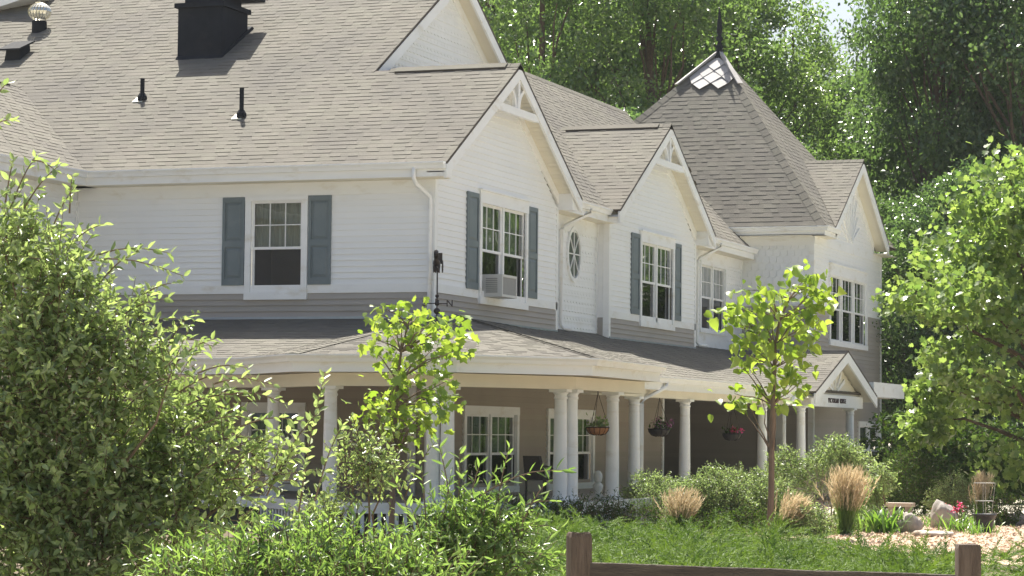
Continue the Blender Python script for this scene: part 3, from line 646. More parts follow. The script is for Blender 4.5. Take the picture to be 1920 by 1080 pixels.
# --- porch
T = (0, 0, 3.83); A = (-1.9, -4.05, 2.95); B = (-.02, -6.1, 2.95); Cc = (2.8, -5.85, 2.95); D = (4.42, -3.75, 2.95); Ee = (4.12, 1.1, 2.95); W2 = (0, 1.0, 3.925); W3 = (0, 4.4, 3.86)
roof('porch_roof', [(-13, -4.05, 2.95), A, T, (-13, 0, 3.83)], hi_t=.012)
roof('porch_roof', [A, B, T], hi_t=.012); roof('porch_roof', [B, Cc, T], hi_t=.012); roof('porch_roof', [Cc, D, W2, T], hi_t=.012); roof('porch_roof', [D, Ee, W3, W2], hi_t=.012)
pz = lambda x: 3.86 - .357 * x
roof('porch_roof', [(2.8, .6, pz(2.8)), (2.8, 17.55, pz(2.8)), (2.8, 28.6, pz(2.8)), (-.35, 28.6, pz(-.35)), (-.35, .6, pz(-.35))], hi_t=.012)
for p, q, n1, n2 in ((B, T, (-.15, -.15, 1), (0, -.15, 1)), (D, W2, (.12, -.1, 1), (.2, 0, 1))): caps('hip_cap', p, q, n1, n2, .12, .2)
gutter([(-13, -4.05, 2.96), (A[0], A[1], 2.96), (B[0], B[1], 2.96), (Cc[0], Cc[1], 2.96), (D[0], D[1], 2.96), (Ee[0], Ee[1], 2.96)])
MB().sweep([(-13, -4.05, 2.94), (A[0], A[1], 2.94), (B[0], B[1], 2.94), (Cc[0], Cc[1], 2.94), (D[0], D[1], 2.94), (Ee[0], Ee[1], 2.94), (2.6, 1.12, 2.94)], [(-.002, 0), (-.002, -.27), (-.035, -.27), (-.035, 0)]).build('porch_fascia', 'trim', H)
MB().extrude([(-13, -4.03, 2.68), (-1.88, -4.03, 2.68), (0, -6.06, 2.68), (2.78, -5.81, 2.68), (4.38, -3.74, 2.68), (4.09, 1.1, 2.68), (0, 1.1, 2.68), (0, 0, 2.68), (-13, 0, 2.68)], (0, 0, .02)).build('porch_ceiling', 'ceil', H)
BP = [(-13, -3.45, 2.45), (-1.6, -3.45, 2.45), (.36, -5.42, 2.45), (2.36, -5.3, 2.45), (3.71, -2.9, 2.45), (3.71, .9, 2.45), (2.5, 1.3, 2.45)]
MB().sweep(BP, [(.14, 0), (.14, .22), (-.14, .22), (-.14, 0)]).build('porch_beam', 'cream', H)
gutter([(2.8, 1.2, 2.87), (2.8, 17.5, 2.87)]); MB().box(2.765, 2.798, 1.2, 17.5, 2.6, 2.84).build('porch_fascia', 'trim', H)
MB().box(2.36, 2.62, 1.3, 18.0, 2.45, 2.61).build('porch_beam', 'cream', H); MB().box(-2.5, 2.77, 1.12, 22.9, 2.61, 2.63).build('porch_ceiling', 'ceil', H)
MB().box(2.6, 3.0, 24.6, 28.65, 2.79, 3.19).build('porch_fascia', 'trim', H); MB().box(1.7, 2.6, 24.6, 28.6, 2.78, 2.8).build('porch_ceiling', 'ceil', H)
col = MB().box(-.16, .16, -.16, .16, 0, .05).lathe([(.15, .05), (.15, .09), (.128, .11), (.122, .15), (.122, .6), (.105, 1.76), (.105, 1.78), (.118, 1.79), (.118, 1.82), (.106, 1.83), (.108, 1.86), (.14, 1.9), (.14, 1.9)], n=24).box(-.16, .16, -.16, .16, 1.9, 1.95).mesh('porch_column', 'trim')
for p in col.polygons: p.use_smooth = len(p.vertices) == 4 and p.index > 6 and p.index < len(col.polygons) - 8
for x, y in ((-5.6, -3.45), (-1.62, -3.45), (.38, -5.42), (2.18, -5.3), (2.42, -5.26), (3.72, -2.78), (3.62, -3.06), (3.72, -.5), (2.5, 4.63), (2.5, 8.2), (2.5, 14.65)): link('porch_column', col, H, loc=(x, y, .5))
MB().extrude([(-13, -3.72, .35), (-1.72, -3.72, .35), (.25, -5.68, .35), (2.5, -5.55, .35), (3.98, -3.0, .35), (3.98, 1.4, .35), (2.75, 1.4, .35), (2.75, 17.6, .35), (2.75, 24.5, .35), (-2.5, 24.5, .35), (-2.5, 14.75, .35), (0, 14.75, .35), (0, 0, .35), (-13, 0, .35)], (0, 0, .15)).build('porch_floor', 'porchfloor', H)
RP = [(-13, -3.72, .5), (-1.72, -3.72, .5), (.25, -5.68, .5), (2.5, -5.55, .5), (3.98, -3.0, .5), (3.98, 1.4, .5)]
MB().sweep(RP, [(.03, .03), (.03, -.15), (.002, -.15), (.002, .03)]).build('porch_rim', 'trim', H)
MB().sweep([(p[0], p[1], .0) for p in RP], [(-.35, .34), (-.35, -.1), (-.4, -.1), (-.4, .34)]).build('skirt_shade_backing', 'inner', H)  # dark backing added behind the pickets for the shade under the deck
pk = MB().box(-.032, .032, -.012, .012, 0, .33).mesh('skirt_picket', 'trim')
for a, b in zip(RP[1:], RP[2:]):
    a, b = np.array(a), np.array(b); L = np.linalg.norm(b - a); n = int(L / .15); w = math.atan2(b[1] - a[1], b[0] - a[0])
    for i in range(n):
        p = a + (b - a) * (i + .5) / n; link('skirt_picket', pk, H, loc=(p[0] , p[1], .02), rz=w)
# ground floor walls
gw = [(.5, 2.66, 'taupe_gf')]
wall('porch_wall', FS, [(-7.62, .5), (0, .5), (0, 3.7), (-7.62, 3.7)], [(-3.8, -2.7, .7, 2.08), (-6.4, -5.2, .7, 2.08)], gw)
window(FS, -3.92, -2.58, .55, 2.23, 1, 3, 2, cw=.13, head=.15, hood=False, sill=.13); window(FS, -6.5, -5.1, .55, 2.23, 1, 3, 2, cw=.13, head=.15, hood=False, sill=.13)
wall('porch_wall', FE, [(0, .5), (14.75, .5), (14.75, 3.7), (0, 3.7)], [(1.66, 4.5, .7, 2.08), (6.5, 9.36, .7, 2.08)], gw)
window(FE, 1.54, 4.61, .5, 2.22, 2, 3, 2, cw=.13, head=.16, hood=False, split=.55); window(FE, 6.37, 9.47, .5, 2.22, 2, 3, 2, cw=.13, head=.16, hood=False, split=.55)
corner_board(0, 0, .5, 2.66, w=.13); bar(FE, 14.65, 14.78, .5, 2.6, 0, .04, 'corner_board', 'trim')
bar(FS, -.45, -.3, .5, 2.66, .03, .08, 'porch_post', 'trim')
FRc = FR((-2.5, 0, 0), (0, 1, 0), (1, 0, 0)); wall('entry_wall', FRc, [(14.75, .5), (22.93, .5), (22.93, 2.62), (14.75, 2.62)], [], [(.5, 2.62, 'taupe_gf')], boards=False)
MB().add([(-2.5, 14.75, .5), (0, 14.75, .5), (0, 14.75, 3), (-2.5, 14.75, 3)], [(0, 1, 2, 3)]).build('entry_return_wall', 'taupe_gf', H)
bar(FT, .2, .32, .5, 2.6, .02, .06, 'corner_board', 'trim'); bar(FT, .7, .95, .5, 2.6, .02, .05, 'corner_board', 'trim')
# portico with the house name
PY, PHW, PX = 21.05, 3.55, 3.1; PZ0, PZ1 = 2.8, 3.93
roof('portico_roof', [(PX - .15, PY - PHW, PZ0), (PX, PY - PHW, PZ0), (PX, PY, PZ1), (-.2, PY, PZ1)]); roof('portico_roof', [(PX, PY + PHW, PZ0), (PX - .15, PY + PHW, PZ0), (-.2, PY, PZ1), (PX, PY, PZ1)])
FP = FR((2.72, 0, 0), (0, 1, 0), (1, 0, 0))
wall('portico_gable', FP, [(18.0, 2.72), (24.1, 2.72), (PY, 3.72)], [], [(2.72, 3.7, 'cream')], boards=False)
for s, ya in ((-1, PY - PHW), (1, PY + PHW)):
    top = lambda y: PZ0 - .05 + (PZ1 - PZ0) / PHW * abs(y - ya)
    MB().extrude([(PX - .05, ya, PZ0 - .31), (PX - .05, PY, top(PY) - .27), (PX - .05, PY, top(PY)), (PX - .05, ya, PZ0 - .05)], (.05, 0, 0)).build('rake_board', 'trim', H)
    MB().extrude([(2.7, ya, PZ0 - .17), (PX - .05, ya, PZ0 - .17), (PX - .05, PY, top(PY) - .12), (2.7, PY, top(PY) - .12)], (0, 0, .02)).build('rake_soffit', 'cream', H)
for a in (28, 52, 90, 128, 152):
    d = np.array([math.cos(rad(a)), math.sin(rad(a)) * .62]); L = 1.5 if abs(a - 90) > 30 else 1.25; pr = np.array([-d[1], d[0]]) * .06; o_ = d * .3
    MB().extrude([FP.p(PY + x[0], 2.8 + x[1], .0) for x in (o_ - pr * .6, d * L * .8 - pr, d * L * .8 + pr, o_ + pr * .6)], FP.n * .05).build('sunburst_ray', 'trim', H)
MB().box(2.55, 2.83, 18.1, 24.0, 2.45, 2.76).build('portico_beam', 'trim', H)
for y in (17.7, 23.1): link('porch_column', col, H, loc=(2.68, y, .5))
adv = {'I': .09, ' ': .12}; pos_ = 0; seq = []
for c_ in 'VICTORIAN HOUSE':
    w_ = adv.get(c_, .145); seq.append((c_, pos_ + w_ / 2)); pos_ += w_
for c_, u_ in seq:
    if c_ != ' ':
        o = link('sign_letter', text_mesh(c_, .17, 'letter', 'sign_letter'), H, loc=(2.832, 20.95 + u_ - pos_ / 2, 2.61)); o.rotation_euler = (rad(90), 0, rad(90))

for x, y in ((1.4, -2.6), (2.75, -1.3), (2.1, 5.6), (2.1, 10.2)): MB().box(x - .16, x + .16, y - .16, y + .16, 2.53 if y < 2 else 2.47, 2.68 if y < 2 else 2.61).build('porch_light', 'trim', H)
# ------------------------------------------------------------------ things on and by the house
def copy_of(o, loc): c = o.copy(); COL.objects.link(c); c.location = loc; return c
ac = thing('window_air_conditioner', 'white window air conditioner jutting from the upstairs window of the nearest gable', 'air conditioner', (0.07, 3.1, 4.37))
y0, y1, z0, z1 = -.52, .32, 0, .44
MB().box(-.2, .30, y0, y1, z0 - .0, z1).build('casing', 'ac', ac)
fr = MB(); fr.box(.30, .34, y0, y0 + .05, z0, z1); fr.box(.30, .34, y1 - .05, y1, z0, z1); fr.box(.30, .34, y0 + .05, y1 - .05, z0, z0 + .05); fr.box(.30, .34, y0 + .05, y1 - .05, z1 - .05, z1); fr.build('face_frame', 'ac', ac)
MB().box(.301, .325, y0 + .05, y1 - .05, z0 + .05, z1 - .05).build('grille', 'acd', ac)
lv = MB()
for i in range(8): lv.box(.0, .24, y0 - .012, y0 - .001, z0 + .08 + i * .038, z0 + .1 + i * .038)
lv.build('louvre', 'acd', ac)
# weather vane on the porch roof by the corner
VP = np.array((.32, -.6, 3.66)); wv = thing('weather_vane', 'bronze weather vane with S and N letters beside the house corner', 'weather vane', VP)
MB().tube([(0, 0, 0), (0, 0, 1.08)], .014, 8).lathe([(.03, 0), (.03, .06), (.014, .1)], n=10).build('pole', 'vaned', wv)
def ball(r, z): return MB().lathe([(r * math.sin(a), z - r * math.cos(a)) for a in np.linspace(.05, math.pi - .05, 9)], n=14)
ball(.062, .27).build('globe', 'vaned', wv, smooth=True); ball(.036, .55).build('globe', 'vaned', wv, smooth=True); ball(.045, .41).build('hub', 'vaned', wv, smooth=True)
SD = np.array([math.cos(rad(18)), math.sin(rad(18)), 0]); SN = np.array([-SD[1], SD[0], 0])
MB().tube([SD * -.2 + np.array([0, 0, .41]), SD * .2 + np.array([0, 0, .41])], .01, 6).build('arm', 'vaned', wv); MB().tube([SN * -.2 + np.array([0, 0, .41]), SN * .2 + np.array([0, 0, .41])], .01, 6).build('arm', 'vaned', wv)
for ch_, s in (('S', -.235), ('N', .235)):
    o = link('letter', text_mesh(ch_, .17, 'vaned', 'letter'), wv, loc=SD * s + np.array([0, 0, .41])); o.rotation_euler = (rad(90), 0, rad(18))
for ch_, s in (('E', -.25), ('W', .25)):
    o = link('letter', text_mesh(ch_, .1, 'vaned', 'letter'), wv, loc=SN * s + np.array([0, 0, .45])); o.rotation_euler = (rad(90), 0, rad(100))
hz = 1.0   # horse and sulky turned end-on to the viewer
hb = MB().tube([SN * -.3 + np.array([0, 0, hz + .24]), SN * -.22 + np.array([0, 0, hz + .16]), SN * -.05 + np.array([0, 0, hz + .15]), SN * .1 + np.array([0, 0, hz + .16])], [.03, .06, .065, .05], 8)
for a in (-.2, -.15, .05, .1):
    for s in (-.03, .03): hb.tube([SN * a + SD * s + np.array([0, 0, hz + .14]), SN * (a - .05) + SD * s + np.array([0, 0, hz - .02])], [.02, .01], 5)
hb.tube([SN * -.3 + np.array([0, 0, hz + .24]), SN * -.38 + np.array([0, 0, hz + .34]), SN * -.46 + np.array([0, 0, hz + .29])], [.05, .045, .025], 7); hb.build('horse', 'vaned', wv, smooth=True)
MB().box(-.075, .075, -.05, .05, 0, .2).build('sulky_box', 'vaned', wv, loc=SN * .2 + np.array([0, 0, hz + .16])).rotation_euler = (0, 0, rad(18))
for s in (-.08, .08):
    w = MB(); w.tube([SN * (.2 + .11 * math.cos(a)) + SD * s + np.array([0, 0, hz + .11 + .11 * math.sin(a)]) for a in np.linspace(0, 2 * math.pi, 17)], .01, 5, cap=False)
    for a in np.linspace(0, math.pi, 4)[:3]: w.tube([SN * (.2 + .11 * math.cos(a)) + SD * s + np.array([0, 0, hz + .11 + .11 * math.sin(a)]), SN * (.2 - .11 * math.cos(a)) + SD * s + np.array([0, 0, hz + .11 - .11 * math.sin(a)])], .006, 4)
    w.build('wheel', 'vaned', wv)

# ------------------------------------------------------------------ foliage tools
def np_mesh(name, V, F, m, smooth=False):
    V = np.asarray(V, np.float32); F = np.asarray(F, np.int32); me = bpy.data.meshes.new(name)
    me.vertices.add(len(V)); me.vertices.foreach_set('co', V.ravel()); k = F.shape[1]
    me.loops.add(F.size); me.loops.foreach_set('vertex_index', F.ravel()); me.polygons.add(len(F))
    me.polygons.foreach_set('loop_start', np.arange(0, F.size, k, dtype=np.int32)); me.polygons.foreach_set('loop_total', np.full(len(F), k, np.int32))
    me.materials.append(MT[m]); me.update(calc_edges=True); return me
T2 = (np.array([(0, 0, 0), (.3, .5, .08), (0, 1, 0), (-.3, .5, .08)]), np.array([(0, 1, 2), (0, 2, 3)]))
T4 = (np.array([(0, 0, 0), (.21, .28, .06), (.2, .62, .05), (0, 1, -.06), (-.2, .62, .05), (-.21, .28, .06)]), np.array([(0, 1, 2, 3), (0, 3, 4, 5)]))
T4B = (np.array([(0, 0, 0), (.17, .3, .13), (.15, .64, .08), (.03, .97, -.24), (-.15, .64, .12), (-.19, .26, .1)]), np.array([(0, 1, 2, 3), (0, 3, 4, 5)]))
TL = (np.array([(0, 0, 0), (.11, .3, .03), (.09, .68, .0), (0, 1, -.1), (-.09, .68, .0), (-.11, .3, .03)]), np.array([(0, 1, 2, 3), (0, 3, 4, 5)]))
TM = (np.array([(0, 0, 0), (.3, .02, .03), (.5, .3, .06), (.3, .42, .02), (.42, .7, .04), (.16, .72, 0), (0, 1.05, -.08), (-.16, .72, 0), (-.42, .7, .04), (-.3, .42, .02), (-.5, .3, .06), (-.3, .02, .03), (0, .45, -.03)]), np.array([(12, i, i + 1 if i < 11 else 0) for i in range(12)]))
TH = (np.array([(0, 0, 0), (.28, -.06, .05), (.44, .2, .1), (.36, .55, .07), (0, 1, -.16), (-.36, .55, .07), (-.44, .2, .1), (-.28, -.06, .05), (0, .4, -.02)]), np.array([(8, i, (i + 1) % 8) for i in range(8)]))
def unit(a): return a / (np.linalg.norm(a, axis=-1, keepdims=True) + 1e-9)
def leaves(name, P, A, S, tpl, m, up=.6, NN=None):
    """P points, A leaf axes, S sizes -> mesh of leaf faces whose upper sides lean to the sky"""
    n = len(P); A = unit(A); R = RNG.normal(size=(n, 3)) * .75 + np.array([0, 0, up]) if NN is None else NN
    N = unit(R - (R * A).sum(1, keepdims=True) * A); X = np.cross(A, N)
    tv, tf = tpl; k = len(tv)
    V = P[:, None] + S[:, None, None] * (tv[None, :, 0:1] * X[:, None] + tv[None, :, 1:2] * A[:, None] + tv[None, :, 2:3] * N[:, None])
    F = (tf[None] + (np.arange(n) * k)[:, None, None]).reshape(-1, tf.shape[1])
    return np_mesh(name, V.reshape(-1, 3), F, m)
def prisms(name, A, B, ra, rb, m):           # many thin three-sided twigs at once
    n = len(A); t = unit(B - A); x = unit(np.cross(t, np.array([.3, .2, .93]))); y = np.cross(t, x); V = []
    for p, r in ((A, ra), (B, rb)):
        for w in (0, 2.094, 4.189): V.append(p + (np.cos(w) * x + np.sin(w) * y) * np.asarray(r).reshape(-1, 1))
    V = np.stack(V, 1).reshape(-1, 3); F = (np.array([(0, 1, 4, 3), (1, 2, 5, 4), (2, 0, 3, 5)])[None] + (np.arange(n) * 6)[:, None, None]).reshape(-1, 4)
    return np_mesh(name, V, F, m)
def inball(n, shell=.0):
    d = unit(RNG.normal(size=(n, 3))); r = (shell + (1 - shell) * RNG.random(n) ** .6)[:, None]; return d * r
def twig_cloud(blobs, per, tl, nl, ls, wind=(0, 0, 0), upb=.45, spread=.8, shell=.35):
    """blobs [(centre, radii, weight)] -> leaf points, axes, sizes, twig starts and ends"""
    P, A, S, T0, T1 = [], [], [], [], []
    for c, r, w in blobs:
        n = max(3, int(per * w)); o = inball(n, shell); s = c + o * r
        d = unit(o * .7 + RNG.normal(size=(n, 3)) * .55 + np.array([0, 0, upb]) + np.array(wind)); L = tl * RNG.uniform(.6, 1.3, n)
        T0.append(s); T1.append(s + d * L[:, None])
        t = np.linspace(.15, 1, nl); side = unit(np.cross(d, RNG.normal(size=(n, 3)))); s2 = np.cross(d, side)
        for j, tt in enumerate(t):
            ph = j * 2.4 + RNG.random(n) * .7; sd = np.cos(ph)[:, None] * side + np.sin(ph)[:, None] * s2
            P.append(s + d * (L * tt)[:, None] + RNG.normal(size=(n, 3)) * ls * .1); A.append(d * .55 + sd * spread + np.array([0, 0, -.12]) + RNG.normal(size=(n, 3)) * .2 + np.array(wind) * .8)
            S.append(ls * RNG.uniform(.5, 1.3, n) * (1 - .3 * (tt > .85)))
    return np.concatenate(P), np.concatenate(A), np.concatenate(S), np.concatenate(T0), np.concatenate(T1)
def blob(x, y, r, depth, k=1.0, w=None, ry=None):
    s = depth / F_PX; return (at(x, y, depth), np.array([r * s, r * s * k, (ry or r) * s]), (w if w is not None else (r * (ry or r)) / 10000.0))
def limbs(mb, base, targets, r0, wob=.12, n=5, r1=.006):
    for t in targets:
        b, t = np.array(base, float), np.array(t, float); pts = []
        L = np.linalg.norm(t - b); j = RNG.normal(size=(n + 1, 3)) * wob * L * .12
        for i in range(n + 1):
            w = i / n; q = b * (1 - w) + t * w; q = q + j[i] * (4 * w * (1 - w)); q[2] += .12 * L * math.sin(w * math.pi) * (.4 if abs(t[2] - b[2]) < L * .8 else .1); pts.append(q)
        mb.tube(pts, [r0 * (1 - w) + r1 * w for w in np.linspace(0, 1, n + 1)], 6)
def local(o, V): return V - np.array(o.location)

# ------------------------------------------------------------------ ground
MB().add([(-1500, -1500, 0), (1500, -1500, 0), (1500, 1500, 0), (-1500, 1500, 0)], [(0, 1, 2, 3)]).build('ground', 'soil', kind='structure')
MB().add([(6.2, -1.0, .006), (8.2, -5, .006), (9.8, -10, .006), (14.5, -10, .006), (16, 3, .006), (14, 13, .006), (7, 12, .006)], [tuple(range(7))]).build('mulch_path', 'mulch', kind='structure')
MB().add([(2.5, -24, .002), (18, -24, .002), (18, -6, .002), (9, -5, .002), (6, 1, .002), (4.2, 4, .002), (2.9, 18, .002), (2.9, 1.5, .002), (4.2, -3, .002), (2.6, -5.9, .002), (-2, -4.2, .002), (-9, -4.2, .002), (-9, -9, .002)], [tuple(range(13))]).build('planting_bed', 'bedsoil', kind='structure')
n = 26000; cx = np.stack([RNG.uniform(5.5, 14, n), RNG.uniform(-9, 10, n), np.full(n, .012) + RNG.random(n) * .02], 1)
ax = RNG.normal(size=(n, 3)) * np.array([1, 1, .25])
link('mulch_chips', leaves('mulch_chips', cx, ax, RNG.uniform(.025, .075, n), T2, 'chip', up=1.5), kind='stuff')

# ------------------------------------------------------------------ trees
def tree_mesh(h, rx, z0, nclump, nleaf, ls, m, trunk_r, seed, tpl=T2, wind=(0, 0, 0), sig=.85):
    g = np.random.default_rng(seed); zc, rz = (z0 + h) / 2, (h - z0) / 2
    d = unit(g.normal(size=(nclump, 3))); rr = (.35 + .65 * g.random(nclump) ** .5)[:, None]
    c = d * rr * np.array([rx, rx, rz]); c *= (1 - .32 * np.clip(c[:, 2:3] / rz, -.3, 1)) * np.array([1, 1, 0]) + np.array([0, 0, 1]); c[:, 2] += zc
    cs = g.uniform(.6, 1.25, nclump)
    idx = g.integers(0, nclump, nleaf); off = g.normal(size=(nleaf, 3)) * np.array([1, 1, .62]); off = off / (1 + .25 * np.linalg.norm(off, axis=1, keepdims=True))
    P = c[idx] + off * (cs[idx] * sig)[:, None]; out = unit(P - np.array([0, 0, zc]))
    A = out * .5 + g.normal(size=(nleaf, 3)) * .7 + np.array([0, 0, -.35]) + np.array(wind)
    cr = leaves('crown', P, A, ls * g.uniform(.7, 1.3, nleaf), tpl, m, up=.5)
    mb = MB(); k = 9; tp = []
    for i in range(k):
        w = i / (k - 1); tp.append((.25 * math.sin(w * 5 + seed), .2 * math.sin(w * 4 + seed * 2), w * h * .9))
    mb.tube(tp, [trunk_r * (1 - .9 * i / (k - 1)) + .02 for i in range(k)], 8)
    for j in range(0, nclump, 2):
        w = min(.8, max(.12, c[j][2] / h * .75)); i = w * (k - 1); a = np.array(tp[int(i)]) * (1 - i % 1) + np.array(tp[min(int(i) + 1, k - 1)]) * (i % 1)
        limbs(mb, a, [c[j]], trunk_r * .35 * (1 - w) + .03, .2, 4, .012)
    return mb.mesh('trunk', 'bark'), cr
def plant_tree(name, label, meshes, loc, s=1.0, sz=1.0, rz=0., group=None, cat='tree'):
    t = thing(name, label, cat, loc, group, rz); t.scale = (s, s, s * sz); link('trunk', meshes[0], t); link('crown', meshes[1], t, kind='stuff'); return t
BT = [tree_mesh(20, 3.8, 2.0, 80, 38000, .175, 'cotton', .26, 1, sig=.82), tree_mesh(19, 3.5, 1.5, 80, 38000, .17, 'cotton2', .26, 2, sig=.82), tree_mesh(21, 4.1, 2.0, 85, 38000, .175, 'cotton', .28, 3, sig=.82), tree_mesh(15, 3.4, .6, 70, 36000, .17, 'cotton2', .22, 4, sig=.82)]
def ground_at(px_, depth): p = at(px_, 800, depth); return np.array([p[0], p[1], 0])
G = 'tall trees behind the house'
for x, d, k, s, sz, rz, lab in ((905, 92, 2, 1.0, 1.1, .3, 'tall bright green tree rising directly behind the steep upper gable'), (1010, 84, 0, .95, 1.1, 1.2, 'tall leafy tree behind the peak of the first lower gable'),
        (1115, 90, 1, 1.05, 1.1, 2.2, 'darker tree behind the valley between the two gables'), (1215, 85, 2, .92, 1.1, 4.0, 'tall tree just left of the tower spire'),
        (1310, 95, 0, 1.05, 1.08, 5.1, 'tall tree seen behind the tower finial'), (1370, 92, 2, .92, 1.1, 0.4, 'light green tree just right of the tower finial'), (1480, 98, 0, .85, 1.12, 1.9, 'shorter tree below the gap of open sky'),
        (1612, 104, 1, .85, 1.18, 3.1, 'small-crowned tree under the gap of open sky'), (1790, 92, 1, 1.06, 1.1, .2, 'dark tall tree at the edge of the sky gap'), (1745, 88, 1, .85, 1.4, 3.4, 'dark glossy tall tree behind the tower gable'),
        (1850, 94, 3, 1.3, 1.2, 2.7, 'dark tall tree above the windblown maple'), (1935, 86, 1, 1.1, 1.1, 5.5, 'dark tall tree cut off by the picture edge'),
        (960, 112, 0, 1.25, 1.1, 2.5, 'farther tree filling in behind the steep upper gable'), (1070, 110, 2, 1.2, 1.1, .9, 'farther tree filling in above the first lower gable'), (1170, 114, 0, 1.25, 1.1, 3.9, 'farther tree filling in above the second gable'), (1265, 112, 1, 1.25, 1.1, 5.2, 'farther tree filling in beside the tower finial'), (1300, 116, 2, 1.15, 1.05, 1.4, 'farther tree filling in behind the light green tree'), (1550, 100, 3, 1.0, 1.05, 2.0, 'mid-height tree closing the bottom of the sky gap'), (1850, 112, 1, 1.25, 1.1, 4.4, 'farther dark tree filling in above the tower gable'), (1900, 114, 2, 1.2, 1.15, .7, 'farther tree filling in above the maple')):
    plant_tree('background_tree', lab, BT[k], ground_at(x, d), s, sz, rz, G)
G = 'understorey trees beside the tower'
for x, d, k, s, rz, lab in ((1690, 80, 3, .62, .5, 'dark low tree standing close beside the tower corner'), (1770, 78, 3, .66, 2.0, 'dark low tree half hidden by the windblown maple'), (1860, 80, 3, .7, 4.0, 'dark low tree behind the middle of the maple'), (1930, 76, 3, .6, 1.0, 'dark low tree at the far edge behind the maple'), (1150, 78, 3, .8, 4.4, 'low tree filling the gap behind the two gables'), (1430, 82, 3, .8, 5.0, 'low tree hidden behind the tower roof')):
    plant_tree('understorey_tree', lab, BT[k], ground_at(x, d), s, 1, rz, G)
# woods beyond the garden and across the lane, out of the frame: they show only as reflections in the panes
Pw = []
for x, y, h, r in [(x, y, 15, 3.6) for x, y in ((14, 50), (20, 58), (26, 50), (33, 60), (24, 72), (12, 68), (40, 56), (-20, -52), (-28, -60), (-12, -62), (-37, -52), (-4, -66))] + [(x, y, 7, 2.6) for x, y in ((12, 43), (16, 45), (20, 43), (24, 45), (28.5, 44), (33, 46), (38, 47), (-12, -48), (-17, -46), (-22, -47), (-27, -46))]:
    k_ = 2600 if h > 10 else 1400; Pw.append(inball(k_, .2) * np.array([r, r, h * .52]) + np.array([x, y, h * .52]))
Pw = np.concatenate(Pw); link('surrounding_woodland', leaves('surrounding_woodland', Pw, RNG.normal(size=(len(Pw), 3)), RNG.uniform(.4, .75, len(Pw)), T2, 'cotton2'), kind='stuff')
# windblown maple
mp = tree_mesh(8.4, 3.7, .7, 85, 23000, .145, 'maple', .16, 9, TM, (.35, .1, .1), .56)
plant_tree('maple_tree', 'large bright green maple with leaves turned up by the wind, beside the tower', mp, ground_at(1985, 55), 1, 1, .7)
# young trees with separate leaves
def young(name, label, base, trunk, clusters, depth, tpl, ls, per, r):
    b = at(base[0], base[1], depth); b[2] = 0; t = thing(name, label, 'tree', b)
    mb = MB(); pts = [np.zeros(3)] + [at(x, y, depth) - b for x, y in trunk]; k = len(pts)
    mb.tube(pts, [r * (1 - .72 * i / (k - 1)) for i in range(k)], 10); ends = []
    for x, y in clusters:
        e = at(x, y, depth + RNG.normal() * .28) - b; ends.append(e)
        c = [p for p in pts[1:] if p[2] < e[2] - .12] or [pts[1]]; a = min(c, key=lambda p: np.linalg.norm(e - p) + .0 * p[2])
        if RNG.random() < .75: limbs(mb, a, [e], .016, .25, 4, .005)
    mb.build('trunk', 'bark2', t)
    me = [leaves('leaf', np.zeros((1, 3)), np.array([[0, 1., 0]]), np.ones(1), (tpl[0] * np.array([1, 1, q]) + np.array([0, 0, 1.]) * (-(tpl[0][:, 1:2] ** 2) * w), tpl[1]), 'young', NN=np.array([[0, 0, 1.]])) for q, w in ((1, .1), (1.6, .25), (1, .4), (-1.2, .2))]
    for e in ends:
        for j in range(per):
            p = e + RNG.normal(size=3) * np.array([.14, .14, .1]); o = link('leaf', me[RNG.integers(4)], t, loc=p)
            a = unit(RNG.normal(size=3) * .7 + np.array([.45, .1, -.55])); n_ = RNG.normal(size=3) * .55 + np.array([0, 0, .9]); n_ = unit(n_ - (n_ @ a) * a); x_ = np.cross(a, n_); s = ls * RNG.uniform(.6, 1.25)
            o.matrix_local = Matrix([[x_[i] * s, a[i] * s, n_[i] * s, p[i]] for i in range(3)] + [[0, 0, 0, 1]])
    k = len(ends) * 5; E_ = np.array(ends)[np.arange(k) % len(ends)] + RNG.normal(size=(k, 3)) * np.array([.13, .13, .1])
    link('foliage', leaves('foliage', E_, RNG.normal(size=(k, 3)) * .7 + np.array([.45, .1, -.45]), ls * RNG.uniform(.35, .95, k), tpl, 'young', up=.8), t, kind='stuff'); return t
young('young_tree', 'slender young tree with lime green leaves in front of the corner porch', (733, 1012), [(736, 930), (738, 850), (742, 770), (745, 715), (752, 660), (765, 610)],
    [(705, 590), (723, 579), (732, 599), (715, 613), (732, 624), (751, 604), (776, 585), (787, 593), (765, 607), (807, 607), (818, 618), (795, 616), (851, 596), (870, 602), (845, 621), (854, 635), (829, 629), (704, 635), (707, 663), (732, 654), (740, 671), (751, 685), (779, 635), (793, 646), (809, 657), (829, 665), (851, 657), (790, 668), (804, 682), (773, 682), (759, 699), (748, 702), (762, 724), (784, 718), (818, 718), (834, 716), (818, 738), (832, 754), (843, 765), (812, 752), (820, 768), (720, 738), (701, 749), (732, 754), (687, 763), (757, 754), (684, 782), (709, 777), (773, 765), (790, 779), (751, 777), (732, 788), (759, 796), (779, 790), (798, 788), (751, 810), (759, 824), (732, 804)], 40, TM, .17, 5, .05)
